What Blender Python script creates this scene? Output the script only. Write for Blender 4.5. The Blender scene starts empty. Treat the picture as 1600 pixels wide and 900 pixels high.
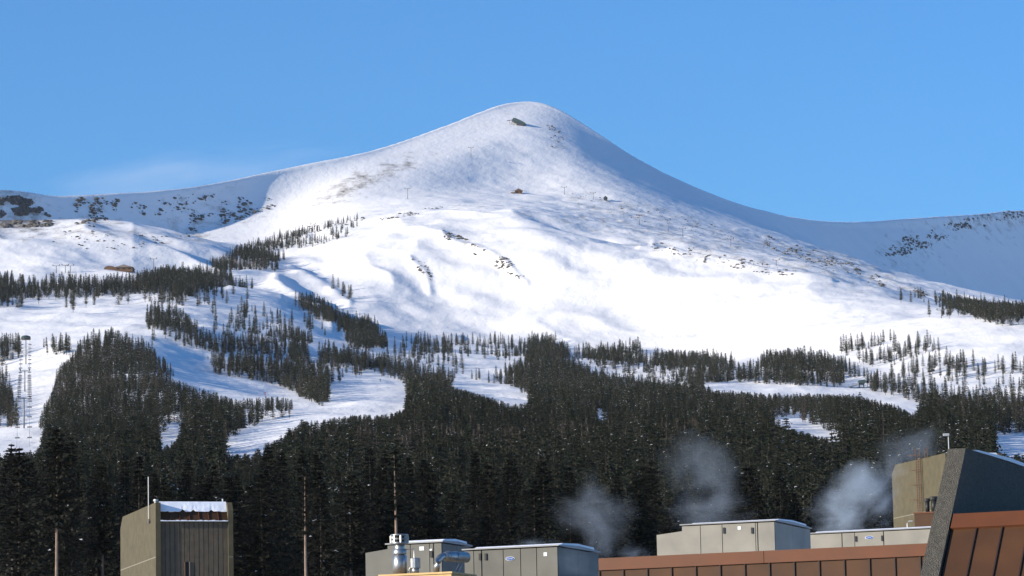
import bpy, math, random
import numpy as np
from mathutils import Vector, Matrix

# ------------------------------------------------------------------ camera, sky, sun, exposure
F = 5500.0                       # focal length in pixels of the 1600 px wide photograph
PITCH = math.atan((1240 - 450) / F)
ROLL = math.radians(1.2)
sc = bpy.context.scene
C = sc.collection
fwd = Vector((0, math.cos(PITCH), math.sin(PITCH)))
_r = Vector((1, 0, 0)); _u = Vector((0, -math.sin(PITCH), math.cos(PITCH)))
rgt = _r * math.cos(ROLL) - _u * math.sin(ROLL)
upv = _r * math.sin(ROLL) + _u * math.cos(ROLL)
cam = bpy.data.cameras.new('camera'); camo = bpy.data.objects.new('camera', cam); C.objects.link(camo)
M4 = Matrix.Identity(4)
for i, v in enumerate((rgt, upv, -fwd)):
    for j in range(3): M4[j][i] = v[j]
camo.matrix_world = M4
cam.sensor_width = 36; cam.lens = 36 * F / 1600; cam.clip_start = 0.5; cam.clip_end = 60000
sc.camera = camo

SUN_EL = math.radians(15.5); SUN_A = math.radians(66)      # sun comes from the left, slightly behind the camera
travel = Vector((math.sin(SUN_A) * math.cos(SUN_EL), math.cos(SUN_A) * math.cos(SUN_EL), -math.sin(SUN_EL)))
w = bpy.data.worlds.new('World'); sc.world = w; w.use_nodes = True
nt = w.node_tree; bgn = nt.nodes['Background']
sky = nt.nodes.new('ShaderNodeTexSky'); sky.sky_type = 'NISHITA'; sky.sun_disc = False
sky.sun_elevation = SUN_EL; sky.sun_rotation = math.atan2(-travel.x, -travel.y)
sky.altitude = 2900; sky.air_density = 1.8; sky.dust_density = 0.0; sky.ozone_density = 12.0
nt.links.new(sky.outputs[0], bgn.inputs[0]); bgn.inputs[1].default_value = 0.135
sl = bpy.data.lights.new('sun', 'SUN'); so = bpy.data.objects.new('sun', sl); C.objects.link(so)
sl.energy = 5.0; sl.angle = math.radians(0.5); sl.color = (1.0, 0.91, 0.77)
so.rotation_euler = travel.to_track_quat('-Z', 'Y').to_euler(); so.location = (-300, -100, 300)
sc.view_settings.view_transform = 'Standard'; sc.view_settings.look = 'None'
sc.view_settings.exposure = 0.52; sc.view_settings.gamma = 1.0
sc.cycles.max_bounces = 6; sc.cycles.volume_bounces = 1; sc.cycles.diffuse_bounces = 3
sc.cycles.volume_step_rate = 1.0; sc.cycles.use_denoising = True

# ------------------------------------------------------------------ projection helpers
def project(p):
    p = Vector(p); c = p.dot(fwd)
    return 800 + F * p.dot(rgt) / c, 450 - F * p.dot(upv) / c
def ray(px, py):
    d = fwd * F + rgt * (px - 800) + upv * (450 - py)
    return d / d.y                                  # y component 1: multiply by depth
def P(px, py, D): return ray(px, py) * D
RG = np.array(rgt); UP = np.array(upv); FW = np.array(fwd)
def project_np(X):
    c = X @ FW
    return 800 + F * (X @ RG) / c, 450 - F * (X @ UP) / c
def along(p0, d, px):               # walk from p0 along d until the picture column px
    k = (px - 800) / F
    a = p0.dot(rgt) - k * p0.dot(fwd); b = d.dot(rgt) - k * d.dot(fwd)
    return p0 - d * (a / b)
def rise(p0, d, py):                # walk from p0 along d until the picture row py
    k = (450 - py) / F
    a = p0.dot(upv) - k * p0.dot(fwd); b = d.dot(upv) - k * d.dot(fwd)
    return p0 - d * (a / b)
ZV = Vector((0, 0, 1))

# ------------------------------------------------------------------ noise
def _hash(ix, iy, seed):
    n = (ix.astype(np.int64) * 374761393 + iy.astype(np.int64) * 668265263 + seed * 974634533) & 0xFFFFFFFF
    n = ((n ^ (n >> 13)) * 1274126177) & 0xFFFFFFFF
    n = n ^ (n >> 16)
    return (n & 0xFFFF) / 65535.0
def vnoise(x, y, seed=0):
    ix = np.floor(x); iy = np.floor(y); fx = x - ix; fy = y - iy
    sx = fx * fx * fx * (fx * (fx * 6 - 15) + 10); sy = fy * fy * fy * (fy * (fy * 6 - 15) + 10)
    a = _hash(ix, iy, seed); b = _hash(ix + 1, iy, seed); c = _hash(ix, iy + 1, seed); d = _hash(ix + 1, iy + 1, seed)
    return (a + (b - a) * sx) * (1 - sy) + (c + (d - c) * sx) * sy - 0.5
def fbm(x, y, s, octs, seed=0, gain=0.5):
    r = 0; a = 1
    for o in range(octs):
        r = r + a * vnoise(x / s + 17.3 * o, y / s - 9.1 * o, seed + o); s *= 0.5; a *= gain
    return r

# ------------------------------------------------------------------ terrain heights
KEYS = {   # each feature line: (px, py, depth) ...
 'A': [(-300,795,700),(0,792,700),(800,785,700),(1600,780,700),(1900,780,700)],
 'B': [(-300,700,1200),(0,697,1200),(200,692,1200),(430,674,1200),(600,670,1200),(800,676,1200),(1000,690,1200),(1300,692,1200),(1600,702,1200),(1900,702,1200)],
 'C': [(-300,580,1750),(0,577,1750),(150,548,1750),(240,543,1750),(300,580,1700),(430,615,1650),(550,612,1650),(700,612,1650),(820,620,1650),(1000,630,1650),(1200,634,1600),(1400,645,1600),(1600,650,1600),(1900,650,1600)],
 'D': [(-300,478,2200),(0,475,2200),(150,470,2200),(300,470,2150),(430,500,2130),(550,532,2070),(650,545,2090),(820,552,2110),(1000,572,2040),(1200,582,1940),(1400,585,1870),(1600,575,1820),(1900,570,1780)],
 'E': [(-300,428,2480),(0,425,2480),(150,416,2500),(300,430,2450),(430,448,2480),(500,482,2420),(560,503,2370),(650,520,2400),(820,527,2400),(1000,545,2320),(1100,555,2250),(1200,552,2180),(1300,540,2120),(1400,527,2070),(1500,520,2030),(1600,518,2000),(1900,515,1950)],
 'F': [(-300,356,2800),(0,352,2900),(80,351,2920),(150,353,2930),(230,361,2945),(300,368,2950),(380,377,2950),(430,375,2940),(500,357,2925),(550,346,2900),(600,337,2870),(650,331,2840),(740,330,2790),(820,335,2740),(880,350,2710),(950,378,2660),(1100,407,2560),(1200,422,2500),(1270,432,2460),(1400,458,2390),(1500,482,2320),(1600,500,2260),(1900,535,2130)],
 'G': [(-300,378,2815),(0,374,2925),(150,374,2975),(300,380,3040),(430,368,3080),(550,322,3120),(650,301,3200),(740,300,3270),(820,300,3310),(880,306,3300),(950,320,3240),(1100,362,3120),(1200,391,3020),(1270,411,2950),(1400,447,2830),(1500,469,2730),(1600,489,2640),(1900,530,2400)],
 'H': [(-300,380,2825),(0,378,2940),(150,377,3000),(300,373,3080),(430,350,3150),(550,288,3220),(650,256,3340),(740,230,3450),(820,214,3540),(880,222,3550),(950,260,3510),(1100,326,3480),(1200,363,3450),(1270,386,3430),(1400,428,3330),(1500,455,3180),(1600,479,3000),(1900,525,2700)],
 'I2': [(-300,370,2840),(0,368,2960),(150,366,3025),(230,364,3065),(300,362,3110),(430,325,3205),(550,266,3282),(650,233,3420),(740,207,3540),(820,184,3640),(880,196,3640),(950,241,3600),(1100,312,3565),(1200,348,3640),(1270,376,3900),(1330,420,4150),(1400,454,4300),(1500,482,4600),(1600,507,4900),(1900,550,5700)],
 'I': [(-300,300,2880),(0,296,3000),(40,299,3022),(80,306,3042),(150,303,3075),(230,298,3120),(300,291,3165),(350,283,3205),(430,267,3265),(500,252,3310),(550,243,3345),(600,230,3410),(650,214,3490),(700,196,3565),(740,180,3620),(780,165,3680),(820,159,3725),(850,162,3725),(880,175,3710),(920,200,3685),(980,240,3650),(1040,272,3630),(1100,298,3630),(1160,320,3710),(1220,336,3930),(1270,345,4280),(1330,347,4560),(1400,342,4760),(1480,337,5030),(1530,335,5210),(1560,331,5330),(1600,329,5480),(1900,330,6400)],
}
us = np.concatenate([np.linspace(-0.62, -0.175, 36)[:-1], np.linspace(-0.175, 0.175, 640), np.linspace(0.175, 0.62, 36)[1:]])
Ds = np.concatenate([np.linspace(15, 330, 24)[:-1], np.linspace(330, 1200, 130)[:-1], np.linspace(1200, 2800, 320)[:-1], np.linspace(2800, 4000, 330)[:-1], np.linspace(4000, 6000, 220)[:-1], np.linspace(6000, 9000, 22)])
NU, ND = len(us), len(Ds)
def gauss_smooth(a, s):
    n = int(3 * s) + 1; k = np.exp(-0.5 * (np.arange(-n, n + 1) / s) ** 2); k /= k.sum()
    return np.convolve(np.pad(a, n, mode='edge'), k, 'valid')
kd, kz = [], []
for zc, D in ((-1.7, 15.0), (-1.7, 140.0), (11.0, 330.0)):
    kd.append(np.full(NU, D)); kz.append(np.full(NU, zc))
for name, pts in KEYS.items():
    uu, zz, dd = [], [], []
    fine = []
    for (a, b) in zip(pts[:-1], pts[1:]):
        for s in np.linspace(0, 1, 9)[:-1]: fine.append(tuple(a[i] + (b[i] - a[i]) * s for i in range(3)))
    fine.append(pts[-1])
    for (px, py, D) in fine:
        d = ray(px, py); uu.append(d.x); zz.append(d.z); dd.append(D)
    sm = 4 if name == 'I' else 10
    t = gauss_smooth(np.interp(us, uu, zz), sm); D = gauss_smooth(np.interp(us, uu, dd), sm + 4)
    if name == 'I':                     # keep the last rise to the skyline straight
        kd.append(D - 0.1 * (D - kd[-1])); kz.append(kd[-1] * (t - 0.13 * (t - kz[-1] / kd[-2])))
    kd.append(D); kz.append(t * D)
kd.append(kd[-1] + 500); kz.append(kz[-1] - 160)
kd.append(np.full(NU, 9600.0)); kz.append(np.full(NU, 120.0))
kd = np.array(kd); kz = np.array(kz)          # keys x columns
def pchip_cols(kd, kz, Ds):
    h = np.diff(kd, axis=0); dl = np.diff(kz, axis=0) / h
    m = np.zeros_like(kz)
    w1 = 2 * h[1:] + h[:-1]; w2 = h[1:] + 2 * h[:-1]
    good = dl[:-1] * dl[1:] > 0
    with np.errstate(divide='ignore', invalid='ignore'):
        mm = (w1 + w2) / (w1 / dl[:-1] + w2 / dl[1:])
    m[1:-1] = np.where(good, mm, 0); m[0] = dl[0]; m[-1] = dl[-1]
    Z = np.zeros((len(Ds), kd.shape[1]))
    for j in range(kd.shape[1]):
        i = np.clip(np.searchsorted(kd[:, j], Ds) - 1, 0, len(kd) - 2)
        hh = h[i, j]; t = np.clip((Ds - kd[i, j]) / hh, 0, 1)
        Z[:, j] = ((2*t**3 - 3*t**2 + 1) * kz[i, j] + (t**3 - 2*t**2 + t) * hh * m[i, j]
                   + (-2*t**3 + 3*t**2) * kz[i + 1, j] + (t**3 - t**2) * hh * m[i + 1, j])
    return Z
Z0 = pchip_cols(kd, kz, Ds)
UU, DD = np.meshgrid(us, Ds)
XX = UU * DD
def pix_of(X, Y, Z):
    p = np.stack([X.ravel(), Y.ravel(), Z.ravel()], 1)
    a, b = project_np(p); return a.reshape(X.shape), b.reshape(X.shape)
PX, PY = pix_of(XX, DD, Z0)
def seg_dist(px, py, poly):
    best = np.full(px.shape, 1e9)
    for (a, b) in zip(poly[:-1], poly[1:]):
        dx, dy = b[0] - a[0], b[1] - a[1]; L = dx * dx + dy * dy
        t = np.clip(((px - a[0]) * dx + (py - a[1]) * dy) / L, 0, 1)
        best = np.minimum(best, np.hypot(px - a[0] - t * dx, py - a[1] - t * dy))
    return best
def inpoly(px, py, poly):
    r = np.zeros(px.shape, bool); n = len(poly)
    for i in range(n):
        (x1, y1), (x2, y2) = poly[i], poly[(i + 1) % n]
        if y1 == y2: continue
        c = ((y1 > py) != (y2 > py)) & (px < (x2 - x1) * (py - y1) / (y2 - y1) + x1)
        r ^= c
    return r
# relief: broad rolls, gullies, wind ripples; calmer near the skyline
amp = np.clip((DD - 330) / 600, 0, 1)
sky_t = np.clip((kd[-3] [None, :] - DD) / 500, 0.15, 1) * (DD < 8000)
rel = 16 * fbm(XX, DD, 420, 2, 3) + 6.5 * fbm(XX, DD, 130, 3, 11) + 2.4 * fbm(XX, DD, 26, 3, 23)
high = np.clip((DD - 2250) / 300, 0, 1)
gul = np.abs(fbm(XX * 1.0 + 0.35 * DD, DD * 0.45, 95, 3, 41)) * 15 * high * np.clip((3050 - DD) / 300, 0, 1)
spk = np.clip(fbm(XX, DD, 10, 2, 61), 0.12, 1) - 0.12
rough_zone = ((PX > 880) & (PY < 480) & (PY > 300) & (DD > 2500) & (DD < 4000)) * 1.0
Z = Z0 + amp * sky_t * (rel * np.where(DD > 2250, 0.75, 0.85) - gul + 1.3 * spk * rough_zone)
RIBS = [([(455,412),(500,440),(545,470)],7,5), ([(430,432),(470,462),(520,505)],7,5), ([(690,362),(740,378),(790,405),(822,432)],6,6), ([(640,405),(665,425),(672,445)],6,4),
        ([(500,352),(560,343),(640,331)],5,1.5), ([(1000,380),(1100,405),(1200,420),(1300,435)],5,5), ([(1020,372),(1050,390),(1120,398)],5,4), ([(560,512),(640,520),(720,522)],5,4),
        ([(360,452),(400,462),(440,470)],7,5), ([(480,365),(430,378),(400,410)],6,2.5)]
for poly, wd, hh in RIBS:
    d = seg_dist(PX, PY, poly); Z += np.where((DD > 1900) & (DD < 3800), 0.55 * hh * np.exp(-(d / wd) ** 2), 0) * (0.6 + 1.2 * np.abs(fbm(XX, DD, 40, 2, 77)))
def ground(x, y):
    u = x / y
    i = min(max(np.searchsorted(Ds, y) - 1, 0), ND - 2); j = min(max(np.searchsorted(us, u) - 1, 0), NU - 2)
    a = (y - Ds[i]) / (Ds[i + 1] - Ds[i]); b = (u - us[j]) / (us[j + 1] - us[j])
    return float((Z[i, j] * (1 - b) + Z[i, j + 1] * b) * (1 - a) + (Z[i + 1, j] * (1 - b) + Z[i + 1, j + 1] * b) * a)
def ground_np(x, y):
    u = x / y
    i = np.clip(np.searchsorted(Ds, y) - 1, 0, ND - 2); j = np.clip(np.searchsorted(us, u) - 1, 0, NU - 2)
    a = (y - Ds[i]) / (Ds[i + 1] - Ds[i]); b = (u - us[j]) / (us[j + 1] - us[j])
    return (Z[i, j] * (1 - b) + Z[i, j + 1] * b) * (1 - a) + (Z[i + 1, j] * (1 - b) + Z[i + 1, j + 1] * b) * a
TT = Z / DD
def hit(px, py):                    # first ground point seen at that spot of the photograph
    d = ray(px, py); j = int(np.clip(np.searchsorted(us, d.x), 1, NU - 1))
    col = TT[:, j]; k = np.nonzero(col[60:] >= d.z)[0]
    i = (k[0] + 60) if len(k) else int(np.argmax(col))
    D = Ds[i]
    if len(k) and i > 0 and col[i] > col[i - 1]: D = Ds[i - 1] + (Ds[i] - Ds[i - 1]) * np.clip((d.z - col[i - 1]) / (col[i] - col[i - 1]), 0, 1)
    x = d.x * D
    return Vector((x, D, ground(x, D)))

# ------------------------------------------------------------------ materials
MATS = {}
def mat(name, col, rough=0.8, metal=0.0, noise=None, bump=None, spec=0.3):
    """principled material; noise=(scale, colour2, contrast) mottles the colour, bump=(scale, strength, distance)"""
    if name in MATS: return MATS[name]
    m = bpy.data.materials.new(name); m.use_nodes = True; n = m.node_tree; b = n.nodes['Principled BSDF']
    b.inputs['Base Color'].default_value = (*col, 1); b.inputs['Roughness'].default_value = rough
    b.inputs['Metallic'].default_value = metal; b.inputs['Specular IOR Level'].default_value = spec
    tc = n.nodes.new('ShaderNodeNewGeometry')
    if noise:
        t = n.nodes.new('ShaderNodeTexNoise'); t.inputs['Scale'].default_value = noise[0]; t.inputs['Detail'].default_value = 5
        n.links.new(tc.outputs['Position'], t.inputs['Vector'])
        r = n.nodes.new('ShaderNodeMapRange'); r.inputs[1].default_value = 0.5 - noise[2]; r.inputs[2].default_value = 0.5 + noise[2]
        n.links.new(t.outputs[0], r.inputs[0])
        mx = n.nodes.new('ShaderNodeMix'); mx.data_type = 'RGBA'
        mx.inputs[6].default_value = (*col, 1); mx.inputs[7].default_value = (*noise[1], 1)
        n.links.new(r.outputs[0], mx.inputs[0]); n.links.new(mx.outputs[2], b.inputs['Base Color'])
    if bump:
        t2 = n.nodes.new('ShaderNodeTexNoise'); t2.inputs['Scale'].default_value = bump[0]; t2.inputs['Detail'].default_value = 6
        n.links.new(tc.outputs['Position'], t2.inputs['Vector'])
        bp = n.nodes.new('ShaderNodeBump'); bp.inputs['Strength'].default_value = bump[1]; bp.inputs['Distance'].default_value = bump[2]
        n.links.new(t2.outputs[0], bp.inputs['Height']); n.links.new(bp.outputs[0], b.inputs['Normal'])
    MATS[name] = m; return m
snow_small = mat('roof_snow', (0.86, 0.87, 0.9), 0.7, bump=(4, 0.5, 0.05))
m_rust = mat('rust_metal', (0.088, 0.040, 0.018), 0.6, 0.0, noise=(1.2, (0.057, 0.029, 0.015), 0.2), spec=0.2, bump=(1.5, 0.15, 0.02))
m_rustcap = mat('rust_cap', (0.135, 0.045, 0.016), 0.55, 0.0, noise=(2.0, (0.10, 0.036, 0.015), 0.3))
m_seam = mat('seam_dark', (0.035, 0.02, 0.016), 0.6)
m_conc = mat('olive_concrete', (0.098, 0.083, 0.048), 0.9, noise=(3.5, (0.073, 0.062, 0.037), 0.2), bump=(30, 0.5, 0.02))
m_joint = mat('pale_joint', (0.2, 0.18, 0.14), 0.9)
m_side = mat('weathered_siding', (0.125, 0.10, 0.068), 0.85, noise=(5, (0.085, 0.068, 0.048), 0.25), bump=(14, 0.5, 0.02))
m_rtu = mat('beige_sheet_metal', (0.29, 0.265, 0.215), 0.6, 0.0, noise=(1.1, (0.205, 0.19, 0.16), 0.2), spec=0.15, bump=(0.9, 0.25, 0.04))
m_rtu2 = mat('grey_sheet_metal', (0.165, 0.158, 0.135), 0.6, 0.0, noise=(1.1, (0.115, 0.112, 0.098), 0.2), spec=0.15, bump=(0.9, 0.25, 0.04))
m_gap = mat('dark_gap', (0.03, 0.03, 0.03), 0.7)
m_lid = mat('grey_lid', (0.22, 0.22, 0.22), 0.5, 0.3)
m_galv = mat('galvanised_steel', (0.42, 0.42, 0.41), 0.4, 0.9, noise=(6, (0.3, 0.3, 0.3), 0.2), bump=(9, 0.12, 0.01))
m_wood = mat('new_lumber', (0.62, 0.43, 0.20), 0.7, noise=(6, (0.52, 0.34, 0.15), 0.25))
m_black = mat('black_plastic', (0.02, 0.02, 0.02), 0.5)
m_white = mat('white_label', (0.7, 0.7, 0.68), 0.6)
m_blue = mat('blue_enamel', (0.03, 0.09, 0.30), 0.4)
m_lift = mat('lift_grey', (0.17, 0.175, 0.18), 0.5, 0.3)
m_steel = mat('painted_steel', (0.10, 0.10, 0.105), 0.5, 0.4)
m_pale = mat('pale_pole', (0.42, 0.42, 0.40), 0.5, 0.4)
m_brown = mat('brown_timber', (0.13, 0.075, 0.045), 0.8)
m_green = mat('dark_green_roof', (0.045, 0.075, 0.075), 0.6)
m_deck = mat('roof_membrane', (0.16, 0.155, 0.15), 0.9)
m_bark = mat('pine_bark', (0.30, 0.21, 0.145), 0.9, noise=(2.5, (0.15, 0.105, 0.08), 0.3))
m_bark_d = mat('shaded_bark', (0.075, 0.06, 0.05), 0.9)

def aggregate():
    m = bpy.data.materials.new('exposed_aggregate'); m.use_nodes = True; n = m.node_tree; b = n.nodes['Principled BSDF']
    g = n.nodes.new('ShaderNodeNewGeometry'); v = n.nodes.new('ShaderNodeTexVoronoi'); v.inputs['Scale'].default_value = 55
    v2 = n.nodes.new('ShaderNodeTexNoise'); v2.inputs['Scale'].default_value = 9; v2.inputs['Detail'].default_value = 6
    n.links.new(g.outputs['Position'], v.inputs['Vector']); n.links.new(g.outputs['Position'], v2.inputs['Vector'])
    cr = n.nodes.new('ShaderNodeValToRGB'); e = cr.color_ramp.elements
    e[0].color = (0.045, 0.04, 0.032, 1); e[0].position = 0.15; e[1].color = (0.15, 0.135, 0.105, 1); e[1].position = 1.0
    k = e.new(0.55); k.color = (0.085, 0.076, 0.056, 1)
    sep = n.nodes.new('ShaderNodeSeparateColor'); n.links.new(v.outputs['Color'], sep.inputs[0])
    ma = n.nodes.new('ShaderNodeMath'); ma.operation = 'MULTIPLY_ADD'; ma.inputs[1].default_value = 0.6
    n.links.new(sep.outputs[0], ma.inputs[0])
    mb = n.nodes.new('ShaderNodeMath'); mb.operation = 'MULTIPLY'; mb.inputs[1].default_value = 0.55
    n.links.new(v2.outputs[0], mb.inputs[0]); n.links.new(mb.outputs[0], ma.inputs[2])
    n.links.new(ma.outputs[0], cr.inputs[0]); n.links.new(cr.outputs[0], b.inputs['Base Color'])
    bp = n.nodes.new('ShaderNodeBump'); bp.inputs['Strength'].default_value = 0.9; bp.inputs['Distance'].default_value = 0.03
    n.links.new(v.outputs['Distance'], bp.inputs['Height']); n.links.new(bp.outputs[0], b.inputs['Normal'])
    b.inputs['Roughness'].default_value = 0.9
    return m
m_agg = aggregate()

def terrain_material():
    m = bpy.data.materials.new('mountain_snow'); m.use_nodes = True; n = m.node_tree; b = n.nodes['Principled BSDF']; L = n.links.new
    g = n.nodes.new('ShaderNodeNewGeometry'); at = n.nodes.new('ShaderNodeAttribute'); at.attribute_name = 'scree'
    mp = n.nodes.new('ShaderNodeMapping'); mp.inputs['Rotation'].default_value = (0, 0, 0.5); mp.inputs['Scale'].default_value = (1, 0.35, 1.4)
    L(g.outputs['Position'], mp.inputs['Vector'])
    t1 = n.nodes.new('ShaderNodeTexNoise'); t1.inputs['Scale'].default_value = 0.07; t1.inputs['Detail'].default_value = 8; t1.inputs['Roughness'].default_value = 0.72
    L(mp.outputs[0], t1.inputs['Vector'])
    s = n.nodes.new('ShaderNodeMath'); s.operation = 'ADD'; L(t1.outputs[0], s.inputs[0])
    k = n.nodes.new('ShaderNodeMath'); k.operation = 'MULTIPLY'; k.inputs[1].default_value = 0.42; L(at.outputs['Fac'], k.inputs[0]); L(k.outputs[0], s.inputs[1])
    r = n.nodes.new('ShaderNodeMapRange'); r.inputs[1].default_value = 0.66; r.inputs[2].default_value = 0.92; L(s.outputs[0], r.inputs[0])
    t2 = n.nodes.new('ShaderNodeTexNoise'); t2.inputs['Scale'].default_value = 0.02; t2.inputs['Detail'].default_value = 5; L(g.outputs['Position'], t2.inputs['Vector'])
    sn = n.nodes.new('ShaderNodeMix'); sn.data_type = 'RGBA'; sn.inputs[6].default_value = (0.81, 0.785, 0.75, 1); sn.inputs[7].default_value = (0.91, 0.885, 0.85, 1)
    L(t2.outputs[0], sn.inputs[0])
    rk = n.nodes.new('ShaderNodeMix'); rk.data_type = 'RGBA'; rk.inputs[6].default_value = (0.42, 0.38, 0.32, 1); rk.inputs[7].default_value = (0.16, 0.145, 0.125, 1)
    L(r.outputs[0], rk.inputs[0])
    mx = n.nodes.new('ShaderNodeMix'); mx.data_type = 'RGBA'; L(r.outputs[0], mx.inputs[0]); L(sn.outputs[2], mx.inputs[6]); L(rk.outputs[2], mx.inputs[7])
    L(mx.outputs[2], b.inputs['Base Color']); b.inputs['Roughness'].default_value = 0.75; b.inputs['Specular IOR Level'].default_value = 0.15
    t3 = n.nodes.new('ShaderNodeTexNoise'); t3.inputs['Scale'].default_value = 0.16; t3.inputs['Detail'].default_value = 7; t3.inputs['Roughness'].default_value = 0.62
    mp2 = n.nodes.new('ShaderNodeMapping'); mp2.inputs['Rotation'].default_value = (0, 0, -0.6); mp2.inputs['Scale'].default_value = (1, 0.4, 1)
    L(g.outputs['Position'], mp2.inputs['Vector']); L(mp2.outputs[0], t3.inputs['Vector'])
    bp = n.nodes.new('ShaderNodeBump'); bp.inputs['Strength'].default_value = 0.42; bp.inputs['Distance'].default_value = 1.5
    L(t3.outputs[0], bp.inputs['Height']); L(bp.outputs[0], b.inputs['Normal'])
    return m
m_terrain = terrain_material()

# ------------------------------------------------------------------ mesh helpers
class MB:
    def __init__(s): s.v = []; s.f = []; s.m = []
    def poly(s, pts, mi=0):
        i = len(s.v); s.v += [tuple(p) for p in pts]; s.f.append(tuple(range(i, i + len(pts)))); s.m.append(mi)
    def prism(s, pts, off, mi=0):            # closed prism: polygon pts swept by the vector off
        i = len(s.v); n = len(pts); off = Vector(off)
        s.v += [tuple(p) for p in pts] + [tuple(Vector(p) + off) for p in pts]
        s.f.append(tuple(range(i + n - 1, i - 1, -1))); s.f.append(tuple(range(i + n, i + 2 * n)))
        for k in range(n): s.f.append((i + k, i + (k + 1) % n, i + n + (k + 1) % n, i + n + k))
        s.m += [mi] * (n + 2); return s
    def box(s, o, a, b, c, mi=0):            # parallelepiped from corner o with edge vectors a, b, c
        o = Vector(o); a = Vector(a); b = Vector(b)
        return s.prism([o, o + a, o + a + b, o + b], c, mi)
    def tube(s, pts, rad, n=8, mi=0, cap=True):
        pts = [Vector(p) for p in pts]; rad = rad if isinstance(rad, (list, tuple)) else [rad] * len(pts)
        i0 = len(s.v)
        for k, p in enumerate(pts):
            t = (pts[min(k + 1, len(pts) - 1)] - pts[max(k - 1, 0)]).normalized()
            a = t.cross(Vector((0, 0, 1)) if abs(t.z) < 0.95 else Vector((1, 0, 0))).normalized(); b = t.cross(a)
            for q in range(n):
                an = 2 * math.pi * q / n; s.v.append(tuple(p + (a * math.cos(an) + b * math.sin(an)) * rad[k]))
        for k in range(len(pts) - 1):
            for q in range(n):
                s.f.append((i0 + k*n + q, i0 + k*n + (q+1) % n, i0 + (k+1)*n + (q+1) % n, i0 + (k+1)*n + q)); s.m.append(mi)
        if cap:
            s.f.append(tuple(i0 + q for q in range(n))[::-1]); s.m.append(mi)
            s.f.append(tuple(i0 + (len(pts)-1)*n + q for q in range(n))); s.m.append(mi)
        return s
    def mesh(s, name, mats, smooth=False, origin=None):
        me = bpy.data.meshes.new(name)
        vs = s.v if origin is None else [(a - origin[0], b - origin[1], c - origin[2]) for a, b, c in s.v]
        me.from_pydata(vs, [], s.f); me.update()
        for m in (mats if isinstance(mats, (list, tuple)) else [mats]): me.materials.append(m)
        me.polygons.foreach_set('material_index', s.m)
        if smooth: me.polygons.foreach_set('use_smooth', [True] * len(s.f))
        return me
    def build(s, name, mats, parent=None, smooth=False, origin=None, fix=True):
        o0 = parent_origin(parent) if parent is not None else (origin or (0, 0, 0))
        me = s.mesh(name, mats, smooth, o0)
        if fix:
            import bmesh
            bm = bmesh.new(); bm.from_mesh(me); bmesh.ops.recalc_face_normals(bm, faces=bm.faces); bm.to_mesh(me); bm.free()
        o = bpy.data.objects.new(name, me); C.objects.link(o)
        if parent is not None: o.parent = parent
        else: o.location = o0
        return o
def parent_origin(p):
    v = Vector(p.location)
    while p.parent: p = p.parent; v += Vector(p.location)
    return tuple(v)
def thing(name, label, cat, loc, group=None):
    o = bpy.data.objects.new(name, None); C.objects.link(o); o.location = loc; o.empty_display_size = 0.5
    return tag(o, label, cat, group)
def tag(o, label, cat, group=None):
    o['label'] = label; o['category'] = cat; o['kind'] = 'thing'
    if group: o['group'] = group
    return o
def copy_tree(o, loc, label=None, group=None, scale=None, rz=None):
    c = o.copy(); C.objects.link(c); c.location = loc
    if label: c['label'] = label
    if group: c['group'] = group
    if scale: c.scale = scale if isinstance(scale, (list, tuple)) else (scale,) * 3
    if rz is not None: c.rotation_euler = (0, 0, rz)
    for ch in o.children:
        d = ch.copy(); C.objects.link(d); d.parent = c
        for g in ch.children:
            e = g.copy(); C.objects.link(e); e.parent = d
    return c

# ------------------------------------------------------------------ the terrain sheet
SCREE = [([(470,318),(540,275),(610,252),(690,225),(650,262),(560,305),(500,330)],0.75), ([(870,285),(950,298),(1100,342),(1300,408),(1500,468),(1400,472),(1200,428),(1000,392),(900,355)],0.42),
         ([(1370,405),(1390,378),(1450,362),(1530,336),(1620,328),(1620,350),(1500,372),(1440,405)],0.95), ([(1340,395),(1400,375),(1450,400),(1400,412)],0.5), ([(-250,300),(40,308),(70,328),(90,356),(-250,356)],1.05),
         ([(115,312),(185,308),(190,356),(115,356)],0.55), ([(200,318),(300,300),(440,296),(430,335),(330,372),(270,366)],0.5), ([(845,185),(880,205),(885,235),(862,240)],0.6), ([(730,195),(800,165),(800,178),(740,200)],0.4),
         ([(-250,352),(100,350),(300,366),(370,385),(200,380),(60,385),(-250,380)],0.5), ([(680,358),(760,378),(825,425),(815,438),(740,400),(680,372)],0.6), ([(635,400),(680,415),(675,450),(640,430)],0.6), ([(1000,375),(1130,398),(1210,420),(1080,410)],0.5),
         ([(640,325),(760,318),(900,335),(960,372),(860,352),(720,335)],0.3), ([(1190,365),(1300,390),(1440,440),(1400,450),(1280,410),(1180,385)],0.5)]
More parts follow.
